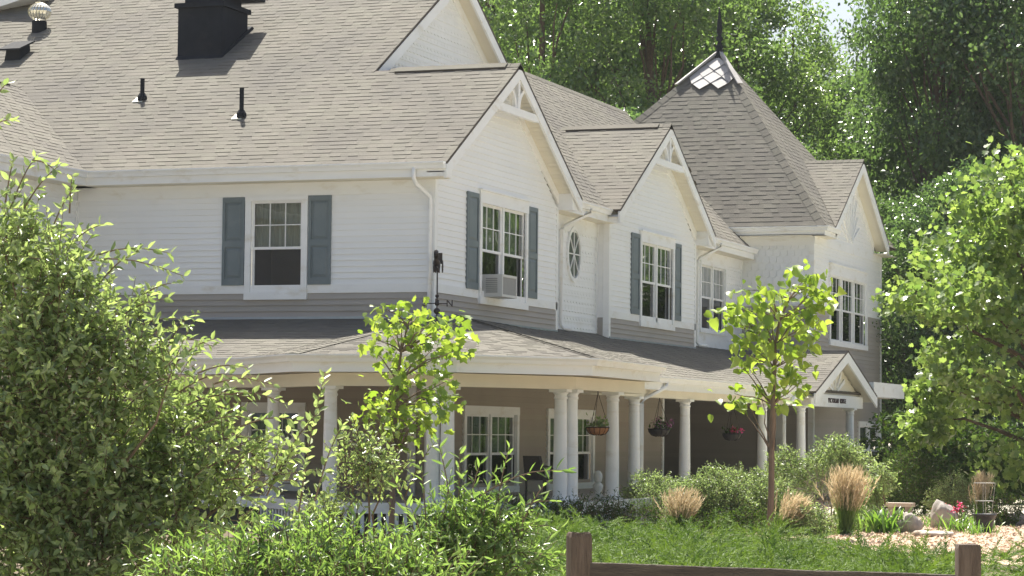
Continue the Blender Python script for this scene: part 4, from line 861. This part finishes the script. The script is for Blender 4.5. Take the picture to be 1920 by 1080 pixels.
young('young_tree', 'slender young tree with heart-shaped lime leaves in front of the portico', (1443, 1008), [(1446, 930), (1447, 850), (1449, 760), (1452, 690), (1453, 650), (1462, 600), (1480, 560)],
    [(1499, 507), (1520, 519), (1508, 527), (1528, 530), (1484, 542), (1401, 544), (1481, 560), (1511, 545), (1534, 548), (1523, 557), (1543, 563), (1534, 572), (1448, 550), (1434, 548), (1416, 560), (1431, 566), (1363, 581), (1354, 596), (1374, 590), (1392, 593), (1374, 604), (1413, 584), (1443, 588), (1460, 581), (1404, 610), (1434, 610), (1428, 628), (1448, 622), (1508, 593), (1523, 599), (1534, 607), (1496, 610), (1511, 622), (1523, 634), (1481, 628), (1472, 593), (1392, 646), (1404, 649), (1422, 655), (1440, 646), (1395, 664), (1398, 684), (1383, 681), (1472, 655), (1493, 655), (1508, 670), (1484, 670), (1443, 684), (1469, 699), (1490, 699), (1499, 717), (1505, 735), (1377, 738), (1383, 753), (1374, 764), (1395, 750), (1428, 747), (1448, 735), (1460, 750), (1481, 744)], 43.7, TH, .19, 5, .062)

# ------------------------------------------------------------------ shrubs
def shrub(name, label, base, blobs, per, tl, nl, ls, tpl, m, shoots=(), depth=20, wind=(0, 0, 0), cat='shrub', group=None, singles=0, upb=.45, stems=True, twigm='twig', shell=.35, srad=.02, nls=14, spread=.8):
    b = np.array(base, float); t = thing(name, label, cat, b, group)
    P, A, S, T0, T1 = twig_cloud(blobs, per, tl, nl, ls, wind, upb, spread, shell)
    SP, SA, SS = [], [], []
    mb = MB()
    if stems: limbs(mb, (0, 0, 0), [c - b for c, r, w in blobs], srad, .3, 6, .006)
    for (xa, ya, xb, yb, dd) in shoots:
        p, q = at(xa, ya, depth + dd), at(xb, yb, depth + dd * 1.5); L = np.linalg.norm(q - p); sag = np.array([0, 0, .1 * L])
        pts = [p + (q - p) * w + sag * math.sin(w * math.pi) for w in np.linspace(0, 1, 6)]; mb.tube([x - b for x in pts], [.008, .007, .006, .005, .004, .002], 5)
        n = max(8, int(nls * L / .5)); d = unit(q - p); side = unit(np.cross(d, np.array([.2, .9, .3])))
        for j in range(n):
            w = .08 + .92 * j / (n - 1); ph = j * 2.4; sd = side * math.cos(ph) + np.cross(d, side) * math.sin(ph)
            SP.append(p + (q - p) * w + sag * math.sin(w * math.pi)); SA.append(d * .7 + sd * .8 + RNG.normal(size=3) * .15); SS.append(ls * RNG.uniform(.75, 1.25))
    if mb.v: mb.build('branch', twigm, t)
    link('twigs', prisms('twigs', local(t, T0), local(t, T1), np.full(len(T0), .0045), np.full(len(T0), .002), twigm), t, kind='stuff')
    if SP:
        SP, SA, SS = np.array(SP), np.array(SA), np.array(SS); k = min(singles, len(SP)); o_ = RNG.permutation(len(SP)); P = np.concatenate([P, SP[o_[k:]]]); A = np.concatenate([A, SA[o_[k:]]]); S = np.concatenate([S, SS[o_[k:]]])
        me = leaves('leaf', np.zeros((1, 3)), np.array([[0, 1., 0]]), np.ones(1), tpl, m, NN=np.array([[0, 0, 1.]]))
        for i in o_[:k]:
            a = unit(SA[i]); n_ = RNG.normal(size=3) * .6 + np.array([0, 0, .8]); n_ = unit(n_ - (n_ @ a) * a); x_ = np.cross(a, n_); s = SS[i]; p = SP[i] - b
            o = link('leaf', me, t); o.matrix_local = Matrix([[x_[r] * s, a[r] * s, n_[r] * s, p[r]] for r in range(3)] + [[0, 0, 0, 1]])
    for h_, tp_ in ((0, tpl), (1, T4B if tpl is T4 else tpl)):
        link('foliage', leaves('foliage', local(t, P)[h_::2], A[h_::2], S[h_::2], tp_, m), t, kind='stuff')
    return t
d0 = 20.
big = [blob(q[0], q[1], q[2], d0 + RNG.normal() * .25, .5, w=q[3] * q[2] ** 2 / 10000) for q in ((-40, 390, 35, .6), (0, 430, 42, .8), (35, 490, 60, 1), (110, 515, 45, .9), (-20, 590, 95, 1), (120, 610, 75, 1), (225, 620, 40, .8), (70, 720, 110, 1), (215, 715, 75, 1), (320, 700, 40, .55), (-20, 880, 120, 1), (130, 870, 120, 1), (270, 830, 85, .9), (360, 790, 50, .55), (420, 860, 50, .5), (260, 990, 110, 1), (60, 1030, 140, 1), (400, 960, 65, .7), (480, 900, 40, .4), (330, 900, 60, .6))]
shrub('foreground_shrub', 'big glossy-leaved shrub filling the whole left edge in front of the house', ground_at(130, 20.3), big, 190, .36, 12, .084, T4, 'fgleaf',
    shoots=[(110, 500, 345, 518, 0), (150, 490, 320, 475, .1), (120, 470, 195, 420, 0), (90, 450, 140, 350, 0), (40, 400, 112, 310, 0), (20, 390, 70, 290, .1), (-25, 215, 14, 155, 0), (-20, 240, 22, 225, .1), (10, 380, 25, 300, 0), (220, 600, 315, 560, 0), (240, 620, 350, 600, .1), (310, 660, 352, 595, 0), (330, 680, 405, 635, 0), (370, 700, 465, 690, 0), (400, 720, 512, 722, -.1), (420, 740, 540, 760, 0), (450, 800, 565, 790, 0), (470, 850, 560, 850, .1), (300, 640, 400, 650, .2), (60, 300, 105, 320, 0), (500, 930, 600, 770, 0), (560, 960, 610, 700, .2), (590, 940, 640, 800, 0), (520, 900, 560, 830, 0), (260, 560, 330, 530, .1), (130, 400, 135, 330, 0), (180, 540, 260, 470, 0), (330, 740, 430, 700, .1), (350, 760, 470, 745, 0), (370, 800, 500, 790, .1), (390, 830, 520, 835, 0), (400, 870, 540, 880, .1), (420, 900, 530, 920, 0), (300, 700, 380, 660, .1), (340, 820, 450, 780, -.1), (260, 680, 330, 640, 0), (440, 880, 500, 820, 0), (460, 930, 560, 900, .1), (380, 880, 460, 830, .2)],
    depth=d0, singles=290, srad=.03)
d1 = 24.
shrub('sapling_shrub', 'thin shrub with small oval leaves between the young tree and the porch columns', ground_at(690, 24.2), [blob(*q, .6) for q in ((690, 860, 24, d1), (660, 900, 28, d1), (715, 895, 22, d1), (600, 985, 35, d1))], 520, .3, 8, .072, T4, 'fgleaf',
    shoots=[(700, 900, 690, 800, 0), (720, 880, 745, 800, .1), (650, 900, 640, 790, 0), (680, 860, 660, 780, 0), (740, 900, 780, 850, 0), (760, 930, 815, 830, .1)], depth=d1)
d2 = 22.
shrub('willow_shrub', 'slender willow shrub with long narrow leaves below the porch window', ground_at(880, 22.2), [blob(*q, .6) for q in ((870, 1000, 40, d2), (820, 1040, 50, d2), (930, 1010, 40, d2), (900, 1080, 80, d2), (800, 1090, 70, d2), (975, 1040, 35, d2))], 260, .36, 9, .115, TL, 'willow',
    shoots=[(850, 980, 820, 825, 0), (860, 960, 862, 845, .1), (880, 950, 900, 870, 0), (930, 960, 955, 840, 0), (900, 960, 930, 880, .1), (800, 1000, 790, 880, 0), (900, 930, 1062, 882, 0), (960, 960, 1040, 940, .1), (960, 1000, 1050, 990, 0), (780, 1010, 740, 900, .1), (830, 1000, 845, 890, 0), (980, 980, 1030, 900, -.1), (870, 1020, 870, 900, 0), (840, 1040, 810, 930, .1), (920, 1030, 940, 920, 0), (890, 1030, 915, 940, -.1), (950, 1040, 985, 950, 0), (800, 1050, 770, 950, 0), (860, 1050, 850, 950, .2)], depth=d2, spread=.6, nls=11)
d3 = 17.5
shrub('bright_willow_thicket', 'bright green thicket of upright leafy shoots along the bottom edge', ground_at(560, 17.6), [blob(x, y + 62, 48, d3 + z) for x, y, z in ((330, 1065, 0), (420, 1045, .3), (500, 1035, 0), (580, 1030, .3), (660, 1035, 0), (730, 1050, .2), (790, 1075, 0), (460, 1090, -.3), (600, 1085, -.3), (540, 1070, -.2), (700, 1090, -.2), (380, 1100, -.2))], 360, .34, 10, .088, TL, 'willow',
    shoots=[(x, 1080, x + dx, y + 14, 0) for x, dx, y in ((440, 10, 995), (455, -8, 975), (480, 15, 960), (520, 6, 968), (545, -12, 958), (570, 12, 955), (600, 5, 962), (625, -10, 955), (650, 14, 965), (680, 4, 968), (705, -6, 972), (730, 12, 985), (760, 8, 1000), (390, -8, 1000), (350, 6, 1010), (310, -8, 1020), (640, 20, 958), (590, -16, 968))], depth=d3, upb=1.1, spread=.55, nls=16)
# garden beds in front of the porch
def bed(name, label, blobs, per, ls, m, depth, tpl=T4, tl=.16, nl=7, cat='shrub', **k):
    c = blobs[0]; return shrub(name, label, ground_at(c[0], depth), [blob(*q, depth + (i % 3 - 1) * .4) for i, q in enumerate(blobs)], per, tl, nl, ls, tpl, m, depth=depth, cat=cat, **k)
bed('garden_shrub', 'pale green rounded shrub beside the porch downspout', [(1222, 940, 52), (1180, 962, 44), (1265, 955, 52)], 2600, .055, 'shrub_pale', 48.5)
bed('garden_shrub', 'wide pale green shrub in front of the dark porch entry', [(1345, 938, 60), (1310, 960, 66), (1400, 948, 68), (1370, 985, 60), (1445, 955, 56), (1480, 978, 48)], 2600, .055, 'shrub_pale', 47)
bed('garden_shrub', 'small dark shrub against the porch column behind the slim trunk', [(1472, 880, 36), (1490, 915, 40)], 2400, .06, 'shrub_pale', 51)
bed('garden_shrub', 'tall shrub with drooping leaves below the house sign', [(1568, 865, 42), (1600, 880, 36), (1540, 890, 34)], 2000, .075, 'shrub_pale', 50, tl=.2)
bed('garden_shrub', 'low mid green shrub spreading in front of the wide pale shrub', [(1390, 990, 34), (1345, 995, 32), (1425, 998, 30)], 2400, .06, 'shrub_dark', 44.6)
bed('garden_shrub', 'low leafy shrub at the foot of the leaning reed grass', [(1520, 985, 34), (1495, 1000, 28), (1550, 1002, 28)], 2400, .06, 'shrub_pale', 44.2)
bed('twiggy_shrub', 'bare twiggy brown shrub below the drooping shrub', [(1545, 935, 50), (1560, 970, 45)], 700, .03, 'shrub_dark', 48.5, twigm='deadtwig', tl=.35, nl=4)
bed('garden_shrub', 'leafy shoot with a pale top beside the flower bed', [(1655, 895, 18), (1640, 925, 22), (1620, 955, 28), (1600, 985, 30)], 2200, .075, 'shrub_pale', 46.5, tl=.2)
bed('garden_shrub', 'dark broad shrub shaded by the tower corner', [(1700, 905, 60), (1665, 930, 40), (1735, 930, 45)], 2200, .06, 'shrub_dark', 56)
bed('garden_shrub', 'round light shrub under the maple', [(1790, 925, 32), (1760, 945, 25), (1800, 950, 28)], 2600, .055, 'shrub_pale', 52)
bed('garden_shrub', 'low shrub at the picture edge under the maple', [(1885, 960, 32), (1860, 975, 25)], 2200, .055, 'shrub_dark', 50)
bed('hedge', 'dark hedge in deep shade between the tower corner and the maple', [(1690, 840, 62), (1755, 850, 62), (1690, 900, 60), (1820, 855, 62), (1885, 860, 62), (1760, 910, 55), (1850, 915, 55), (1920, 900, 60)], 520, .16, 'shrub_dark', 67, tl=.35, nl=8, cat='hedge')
bed('creeping_juniper', 'dark low juniper hugging the porch skirting', [(1080, 985, 40), (1140, 985, 42), (1200, 985, 38), (1020, 985, 40), (960, 985, 40)], 1500, .07, 'shrub_dark', 42.3, tpl=TL, tl=.25, nl=9)
# juniper ground cover
def juniper(name, x0, x1, y0, y1, nm, ns, keep):
    X = RNG.uniform(x0, x1, nm); Y = RNG.uniform(y0, y1, nm); k = keep(X, Y); X, Y = X[k], Y[k]; P, A, S = [], [], []
    for x, y in zip(X, Y):                       # each juniper throws low arching plumes out from its middle
        r, h = RNG.uniform(.3, .6), RNG.uniform(.05, .26); n = int(ns * RNG.uniform(.7, 1.3)); a = RNG.uniform(0, 6.283, n); q = RNG.random(n) ** .5; lean = np.array([.35, .1, 0]) * RNG.uniform(-.3, 1.4)
        B_ = np.stack([x + r * q * np.cos(a), y + r * q * np.sin(a), h * (1 - q ** 2) + 0 * a], 1)
        D_ = unit(np.stack([np.cos(a) * (.3 + q), np.sin(a) * (.3 + q), np.full(n, .55)], 1) + lean + RNG.normal(size=(n, 3)) * .2); L = RNG.uniform(.35, .8, n); s1 = unit(np.cross(D_, np.array([0, 0, 1.]) + RNG.normal(size=(n, 3)) * .3)); s2 = np.cross(D_, s1)
        for j in range(44):
            w = .05 + .0215 * j; ph = j * 2.4; s_ = s1 * math.cos(ph) + s2 * math.sin(ph) * .5; c_ = B_ + D_ * (L * w)[:, None] + np.array([0, 0, -.32]) * (L * w * w)[:, None]
            P.append(c_); A.append(D_ * .8 + s_ * .8 + np.array([0, 0, -.3 * w])); S.append(.035 + .11 * L * (1.05 - w))
    TJ = (np.array([(-.1, 0, 0), (.1, 0, 0), (.0, 1, 0)]), np.array([(0, 1, 2)]))
    return link(name, leaves(name, np.concatenate(P), np.concatenate(A), np.concatenate(S), TJ, 'juniper', up=.8), kind='stuff')
def keepj(X, Y):
    dx, dy = X - CP[0], Y - CP[1]; w = -dx * math.sin(yaw) + dy * math.cos(yaw); px_ = 960 + F_PX * (dx * math.cos(yaw) + dy * math.sin(yaw)) / w
    lim = np.interp(px_, [900, 1100, 1250, 1400, 1520, 1600, 1750, 1850, 1920, 2000], [41, 41, 40.5, 40.3, 37.8, 34, 32, 32.5, 34, 35]) + .5 * np.sin(px_ * .05)
    return (w < lim) & (w > 27) & (px_ > 860) & (px_ < 2000)
o = juniper('juniper_ground_cover', 3, 17, -22, -1.5, 480, 34, keepj); tag(o, 'feathery green juniper ground cover in front of the porch', 'ground cover')
# ornamental grasses
def reed(label, x, ybase, ytop, depth, lean, spread, n=260):
    b = ground_at(x, depth); t = thing('reed_grass', label, 'grass', b, 'feather reed grasses in the garden beds'); top = at(x, ytop, depth)[2]
    P = RNG.normal(size=(n, 3)) * np.array([.05, .05, 0]); D_ = unit(np.array([lean * CR[0], lean * CR[1], 1.]) + RNG.normal(size=(n, 3)) * spread * np.array([1, 1, .2])); L = top * RNG.uniform(.7, 1.05, n)
    TB = (np.array([(-.006, 0, 0), (.006, 0, 0), (.004, .6, .02), (0, 1, .0), (-.004, .6, .02)]), np.array([(0, 1, 2, 4)])); TB = (TB[0], np.array([(0, 1, 2, 4), (4, 2, 3, 3)])[:1])
    link('blades', leaves('blades', P, D_, L * .8, (np.array([(-.009, 0, 0), (.009, 0, 0), (.0, 1, .1)]), np.array([(0, 1, 2)])), 'blade'), t, kind='stuff')
    k = n // 2; Q, A, S = [], [], []
    for j in range(14):
        w = .52 + .035 * j; Q.append(P[:k] + D_[:k] * (L[:k] * w)[:, None]); A.append(D_[:k] * 1.2 + RNG.normal(size=(k, 3)) * .35 + np.array([lean * .4 * CR[0], lean * .4 * CR[1], 0])); S.append(L[:k] * .12)
    link('plumes', leaves('plumes', np.concatenate(Q), np.concatenate(A), np.concatenate(S), (np.array([(-.09, 0, 0), (.09, 0, 0), (.0, 1, 0)]), np.array([(0, 1, 2)])), 'straw'), t, kind='stuff'); return t
reed('tan feather reed grass tuft nearest the porch steps, beside the pale shrub', 1272, 1000, 915, 44.2, .15, .26, 430)
reed('tan feather reed grass leaning over beside the slim trunk', 1462, 1000, 918, 44.0, .6, .3, 430)
reed('tall upright feather reed grass in front of the twiggy shrub', 1585, 1010, 880, 44.4, .08, .17, 430)
reed('feather reed grass behind the black pot', 1838, 985, 890, 51, .02, .08)
def strap(name, label, x, depth, n, h, cat, flower=None, group=None):
    b = ground_at(x, depth); t = thing(name, label, cat, b, group); P, A, S, NN = [], [], [], []
    P = RNG.normal(size=(n, 3)) * np.array([.16, .16, 0]); az = RNG.uniform(0, 6.283, n); D_ = unit(np.stack([np.cos(az) * .55, np.sin(az) * .55, np.full(n, 1.)], 1) + RNG.normal(size=(n, 3)) * .2)
    TS = (np.array([(-.03, 0, 0), (.03, 0, 0), (.04, .45, .0), (.025, .8, -.1), (0, 1, -.28), (-.025, .8, -.1), (-.04, .45, .0)]), np.array([(0, 1, 2, 6), (6, 2, 3, 5), (5, 3, 4, 4)]))
    TS = (TS[0], np.array([(0, 1, 2), (0, 2, 6), (6, 2, 3), (6, 3, 5), (5, 3, 4)])); out = np.stack([-np.cos(az), -np.sin(az), np.full(n, .5)], 1)
    link('leaves', leaves('leaves', P, D_, h * RNG.uniform(.6, 1.1, n), TS, 'lily', NN=out), t, kind='stuff')
    if flower:
        for i in range(flower[1]):
            p = np.array([RNG.normal() * .14, RNG.normal() * .14, h * RNG.uniform(.85, 1.2)]); f = MB(); f.tube([(p[0] * .6, p[1] * .6, 0), p], .006, 5); f.build('stalk', 'blade', t)
            q = RNG.normal(size=(18, 3)) * .032 + p; link('blossom', leaves('blossom', q, RNG.normal(size=(18, 3)), np.full(18, .06), T4, flower[0]), t)
    return t
strap('daylily_clump', 'large clump of arching strap leaves by the pale boulder', 1655, 45.5, 150, .55, 'plant')
strap('daylily_clump', 'smaller clump of strap leaves with orange blooms near the shaded shrub', 1752, 48.5, 60, .35, 'plant', ('orange', 4))
strap('flowering_plant', 'clump with two bright pink blooms beside the black pot', 1800, 46.5, 90, .42, 'plant', ('pink', 3))
strap('daylily_clump', 'thin clump of strap leaves in front of the black pot', 1835, 45.2, 50, .3, 'plant')
# boulders, pot, bench
def rock(label, x, y, w, h, depth, m='stone', name='boulder', seed=0, flat=1.):
    g = np.random.default_rng(seed); p = at(x, y, depth); s = depth / F_PX; rx, rz = w * s / 2, h * s; mb = MB(); pr = [(math.sin(a), -math.cos(a)) for a in np.linspace(.02, math.pi - .02, 10)]
    mb.lathe(pr, n=16); V = np.array(mb.v); f = 1 + .16 * np.sin(V @ np.array([2.1, 1.3, .7]) * 2 + seed) + .1 * np.sin(V @ np.array([-1.3, 2.9, 1.7]) * 2 + seed * 2) + g.normal(size=len(V)) * .02
    V = V * f[:, None] * np.array([rx, rx * .8 * flat, rz * .62]) + np.array([0, 0, rz * .4]); mb.v = [tuple(q) for q in V]
    o = mb.build(name, m, None, smooth=True, loc=(p[0], p[1], 0)); return tag(o, label, 'rock')
rock('rounded pale boulder at the end of the strap-leaf clump', 1706, 1000, 52, 36, 45.5, seed=1); rock('tall tan boulder between the orange blooms and pink blooms', 1768, 985, 52, 48, 48, seed=2); rock('flat pale stone lying on the mulch below the boulders', 1745, 1012, 78, 12, 44, 'stone2', 'flat_stone', 3)
rock('low brown stone at the picture edge behind the pot', 1905, 980, 50, 24, 50, seed=5)
pb = ground_at(1846, 46.3); pot = thing('planter_pot', 'black round planter pot on the mulch under the maple', 'pot', pb)
MB().lathe([(.13, 0), (.16, .16), (.2, .31), (.215, .31), (.215, .34), (.19, .34), (.18, .26), (.02, .26)], n=24).build('pot_wall', 'pot', pot, smooth=True); MB().lathe([(.178, .25), (.17, .27), (.01, .28)], n=20).build('potting_soil', 'soil', pot)
cg = thing('tomato_cage', 'wire tomato cage of stacked rings standing in the black pot', 'plant support', pb + np.array([0, 0, .27]))
for r, z in ((.16, .3), (.19, .62)): MB().tube([(r * math.cos(a), r * math.sin(a), z) for a in np.linspace(0, 2 * math.pi, 25)], .0045, 5, cap=False).build('ring', 'wire', cg)
for a in (.3, 1.9, 3.4, 5.0): MB().tube([(.12 * math.cos(a), .12 * math.sin(a), 0), (.19 * math.cos(a), .19 * math.sin(a), .63)], .004, 5).build('wire_leg', 'wire', cg)
ub = ground_at(1688, 51); bn = thing('garden_bench', 'low stone garden bench half hidden behind the strap leaves', 'bench', ub)
sl_ = MB().box(-.27, .27, -.16, .16, .32, .4); sl_.build('seat', 'stone2', bn)
for s in (-.17, .17): MB().box(s - .05, s + .05, -.11, .11, 0, .318).build('leg', 'stone', bn)
# split rail fence in the near foreground
p1, p2 = at(1086, 998, 17.0), at(1815, 1020, 15.85); dF = p2 - p1; dF[2] = 0; LF = np.linalg.norm(dF); dF /= LF
fn = thing('rail_fence', 'weathered wooden rail fence with square posts along the bottom edge', 'fence', (p1[0], p1[1], 0)); wz = math.atan2(dF[1], dF[0])
def post(p, h):
    mb = MB(); s = .07; rows = [(0, 1.0), (h * .5, 1.0), (h - .03, 1.0), (h - .006, .93), (h, .82)]; n = 12; base = [(-1, -1), (-.4, -1.03), (.3, -1.0), (1, -1), (1.02, -.3), (1, .4), (1, 1), (.3, 1.02), (-.4, 1), (-1, 1), (-1.02, .4), (-1, -.3)]; V = []
    for z, k in rows:
        for i, (x, y) in enumerate(base): V.append((p[0] + s * k * x + random.uniform(-.002, .002), p[1] + s * k * y + random.uniform(-.002, .002), z + (random.uniform(-.006, .006) if z > h - .05 else 0)))
    F = [(r * n + i, r * n + (i + 1) % n, (r + 1) * n + (i + 1) % n, (r + 1) * n + i) for r in range(4) for i in range(n)] + [tuple(4 * n + i for i in range(n))]
    mb.add(V, F); o = mb.build('post', 'wood', fn); return o
for i in (0, 1, 2):
    q = dF * LF * i; o = post((0, 0), (p1[2] if i <= 0 else p2[2] + .0)); o.location = (q[0], q[1], 0); o.rotation_euler = (0, 0, wz + rad(38 if i == 0 else 25))
for z, zz in ((.855, .1), (.45, .1)):
    for i in (0, 1):
        a = dF * (LF * i + .03); b = dF * (LF * (i + 1) - .03); n = 8; mb = MB()
        nn = np.array([-dF[1], dF[0], 0]); V = []
        for j in range(n + 1):
            c = a + (b - a) * j / n; wv_ = random.uniform(-.004, .004)
            for du, dz in ((-.02, -.14), (.02, -.14), (.02, -.004), (.016, 0), (-.016, 0), (-.02, -.004)): V.append(tuple(c + nn * (du + wv_) + np.array([0, 0, z + dz + wv_])))
        F = [(j * 6 + k, j * 6 + (k + 1) % 6, (j + 1) * 6 + (k + 1) % 6, (j + 1) * 6 + k) for j in range(n) for k in range(6)] + [(5, 4, 3, 2, 1, 0), tuple(n * 6 + k for k in range(6))]
        mb.add(V, F); mb.build('rail', 'woodr', fn)
# hanging baskets
def basket(label, p, hook, r, m, fl, full):
    t = thing('hanging_basket', label, 'hanging basket', p, 'baskets hanging along the porch')
    MB().lathe([(.3 * r, -.62 * r), (.7 * r, -.5 * r), (.93 * r, -.22 * r), (r, 0), (.95 * r, .02), (.9 * r, -.03), (.1 * r, -.03)], n=22).build('liner', m, t, smooth=True)
    w = MB()
    for k in range(12):
        a = k * math.pi / 6; w.tube([(1.02 * x * r * math.cos(a), 1.02 * x * r * math.sin(a), z * r) for x, z in ((.3, -.64), (.72, -.52), (.95, -.22), (1.02, .02))], .005, 4)
    w.tube([(1.03 * r * math.cos(a), 1.03 * r * math.sin(a), .01) for a in np.linspace(0, 6.283, 23)], .007, 5, cap=False); w.build('wire_frame', 'dark', t)
    for k in range(3):
        a = .5 + k * 2.094; MB().tube([(r * math.cos(a), r * math.sin(a), 0), (0, 0, hook - p[2] - .03)], .005, 4).build('chain', 'vaned', t)
    MB().tube([(0, 0, hook - p[2] - .05), (0, 0, hook - p[2])], .008, 5).build('hook', 'dark', t)
    n = full; q = RNG.normal(size=(n, 3)) * np.array([.4, .4, .3]) * r + np.array([0, 0, .22 * r]); q[:, 2] = np.abs(q[:, 2]); link('plant', leaves('plant', q, RNG.normal(size=(n, 3)) + np.array([0, 0, .8]), np.full(n, .09), T4, 'shrub_pale' if m == 'coir' else 'shrub_dark'), t, kind='stuff')
    for k in range(fl[1]):
        c = np.array([RNG.normal() * .5 * r + fl[2], RNG.normal() * .4 * r, .25 * r + abs(RNG.normal()) * .35 * r]); q = c + RNG.normal(size=(10, 3)) * .025; link('blossom', leaves('blossom', q, RNG.normal(size=(10, 3)), np.full(10, .065), T4, fl[0]), t)
basket('orange coir hanging basket between the paired corner columns', np.array([3.72, -1.35, 1.80]), 2.46, .2, 'coir', ('plum', 0, 0), 90)
basket('dark hanging basket with mauve flowers by the porch downspout', np.array([2.5, 6.35, 1.80]), 2.46, .23, 'chair', ('plum', 9, 0), 60)
basket('dim hanging basket with pink flowers in the dark porch entry', np.array([2.45, 12.15, 1.72]), 2.46, .22, 'chair', ('pink', 7, .1), 60)
# porch furniture and statue
def chair(label, x, y, rz):
    t = thing('porch_chair', label, 'chair', (x, y, .5), 'dark chairs on the porch', rz)
    for a in (-.24, .24):
        for b in (-.22, .22): MB().tube([(a, b, 0), (a, b, .42 if b < 0 else .62)], .022, 6).build('leg', 'chair', t)
        MB().box(a - .03, a + .03, -.24, .26, .6, .63).build('armrest', 'chair', t)
    MB().box(-.26, .26, -.25, .25, .38, .43).build('seat', 'chair', t); MB().hexa([(-.25, .2, .43), (.25, .2, .43), (.25, .25, .43), (-.25, .25, .43), (-.22, .27, .8), (.22, .27, .8), (.22, .32, .8), (-.22, .32, .8)]).build('backrest', 'chair', t)
chair('dark porch chair close to the paired corner columns', 3.0, -2.1, rad(150))
st = thing('garden_statue', 'small white statue standing on the porch between the corner columns', 'statue', (3.25, .1, .5))
MB().lathe([(.1, 0), (.1, .05), (.07, .08), (.06, .13), (.09, .2), (.1, .26), (.05, .31)], n=16).build('bust', 'statue', st, smooth=True); MB().lathe([(.02, .29), (.07, .33), (.085, .4), (.08, .46), (.05, .51), (.005, .53)], n=16).build('head', 'statue', st, smooth=True)

hb_ = MB().box(-90, 80, -110, 140, -1, 36); hz_ = bpy.data.materials.new('summer_haze'); hz_.use_nodes = True; hn = hz_.node_tree.nodes; hn.clear()
pv = hn.new('ShaderNodeVolumePrincipled'); pv.inputs['Density'].default_value = .0002; pv.inputs['Color'].default_value = (.93, .96, 1, 1); ho = hn.new('ShaderNodeOutputMaterial'); hz_.node_tree.links.new(pv.outputs[0], ho.inputs['Volume'])
MT['haze'] = hz_; hb_.build('haze', 'haze', kind='stuff')
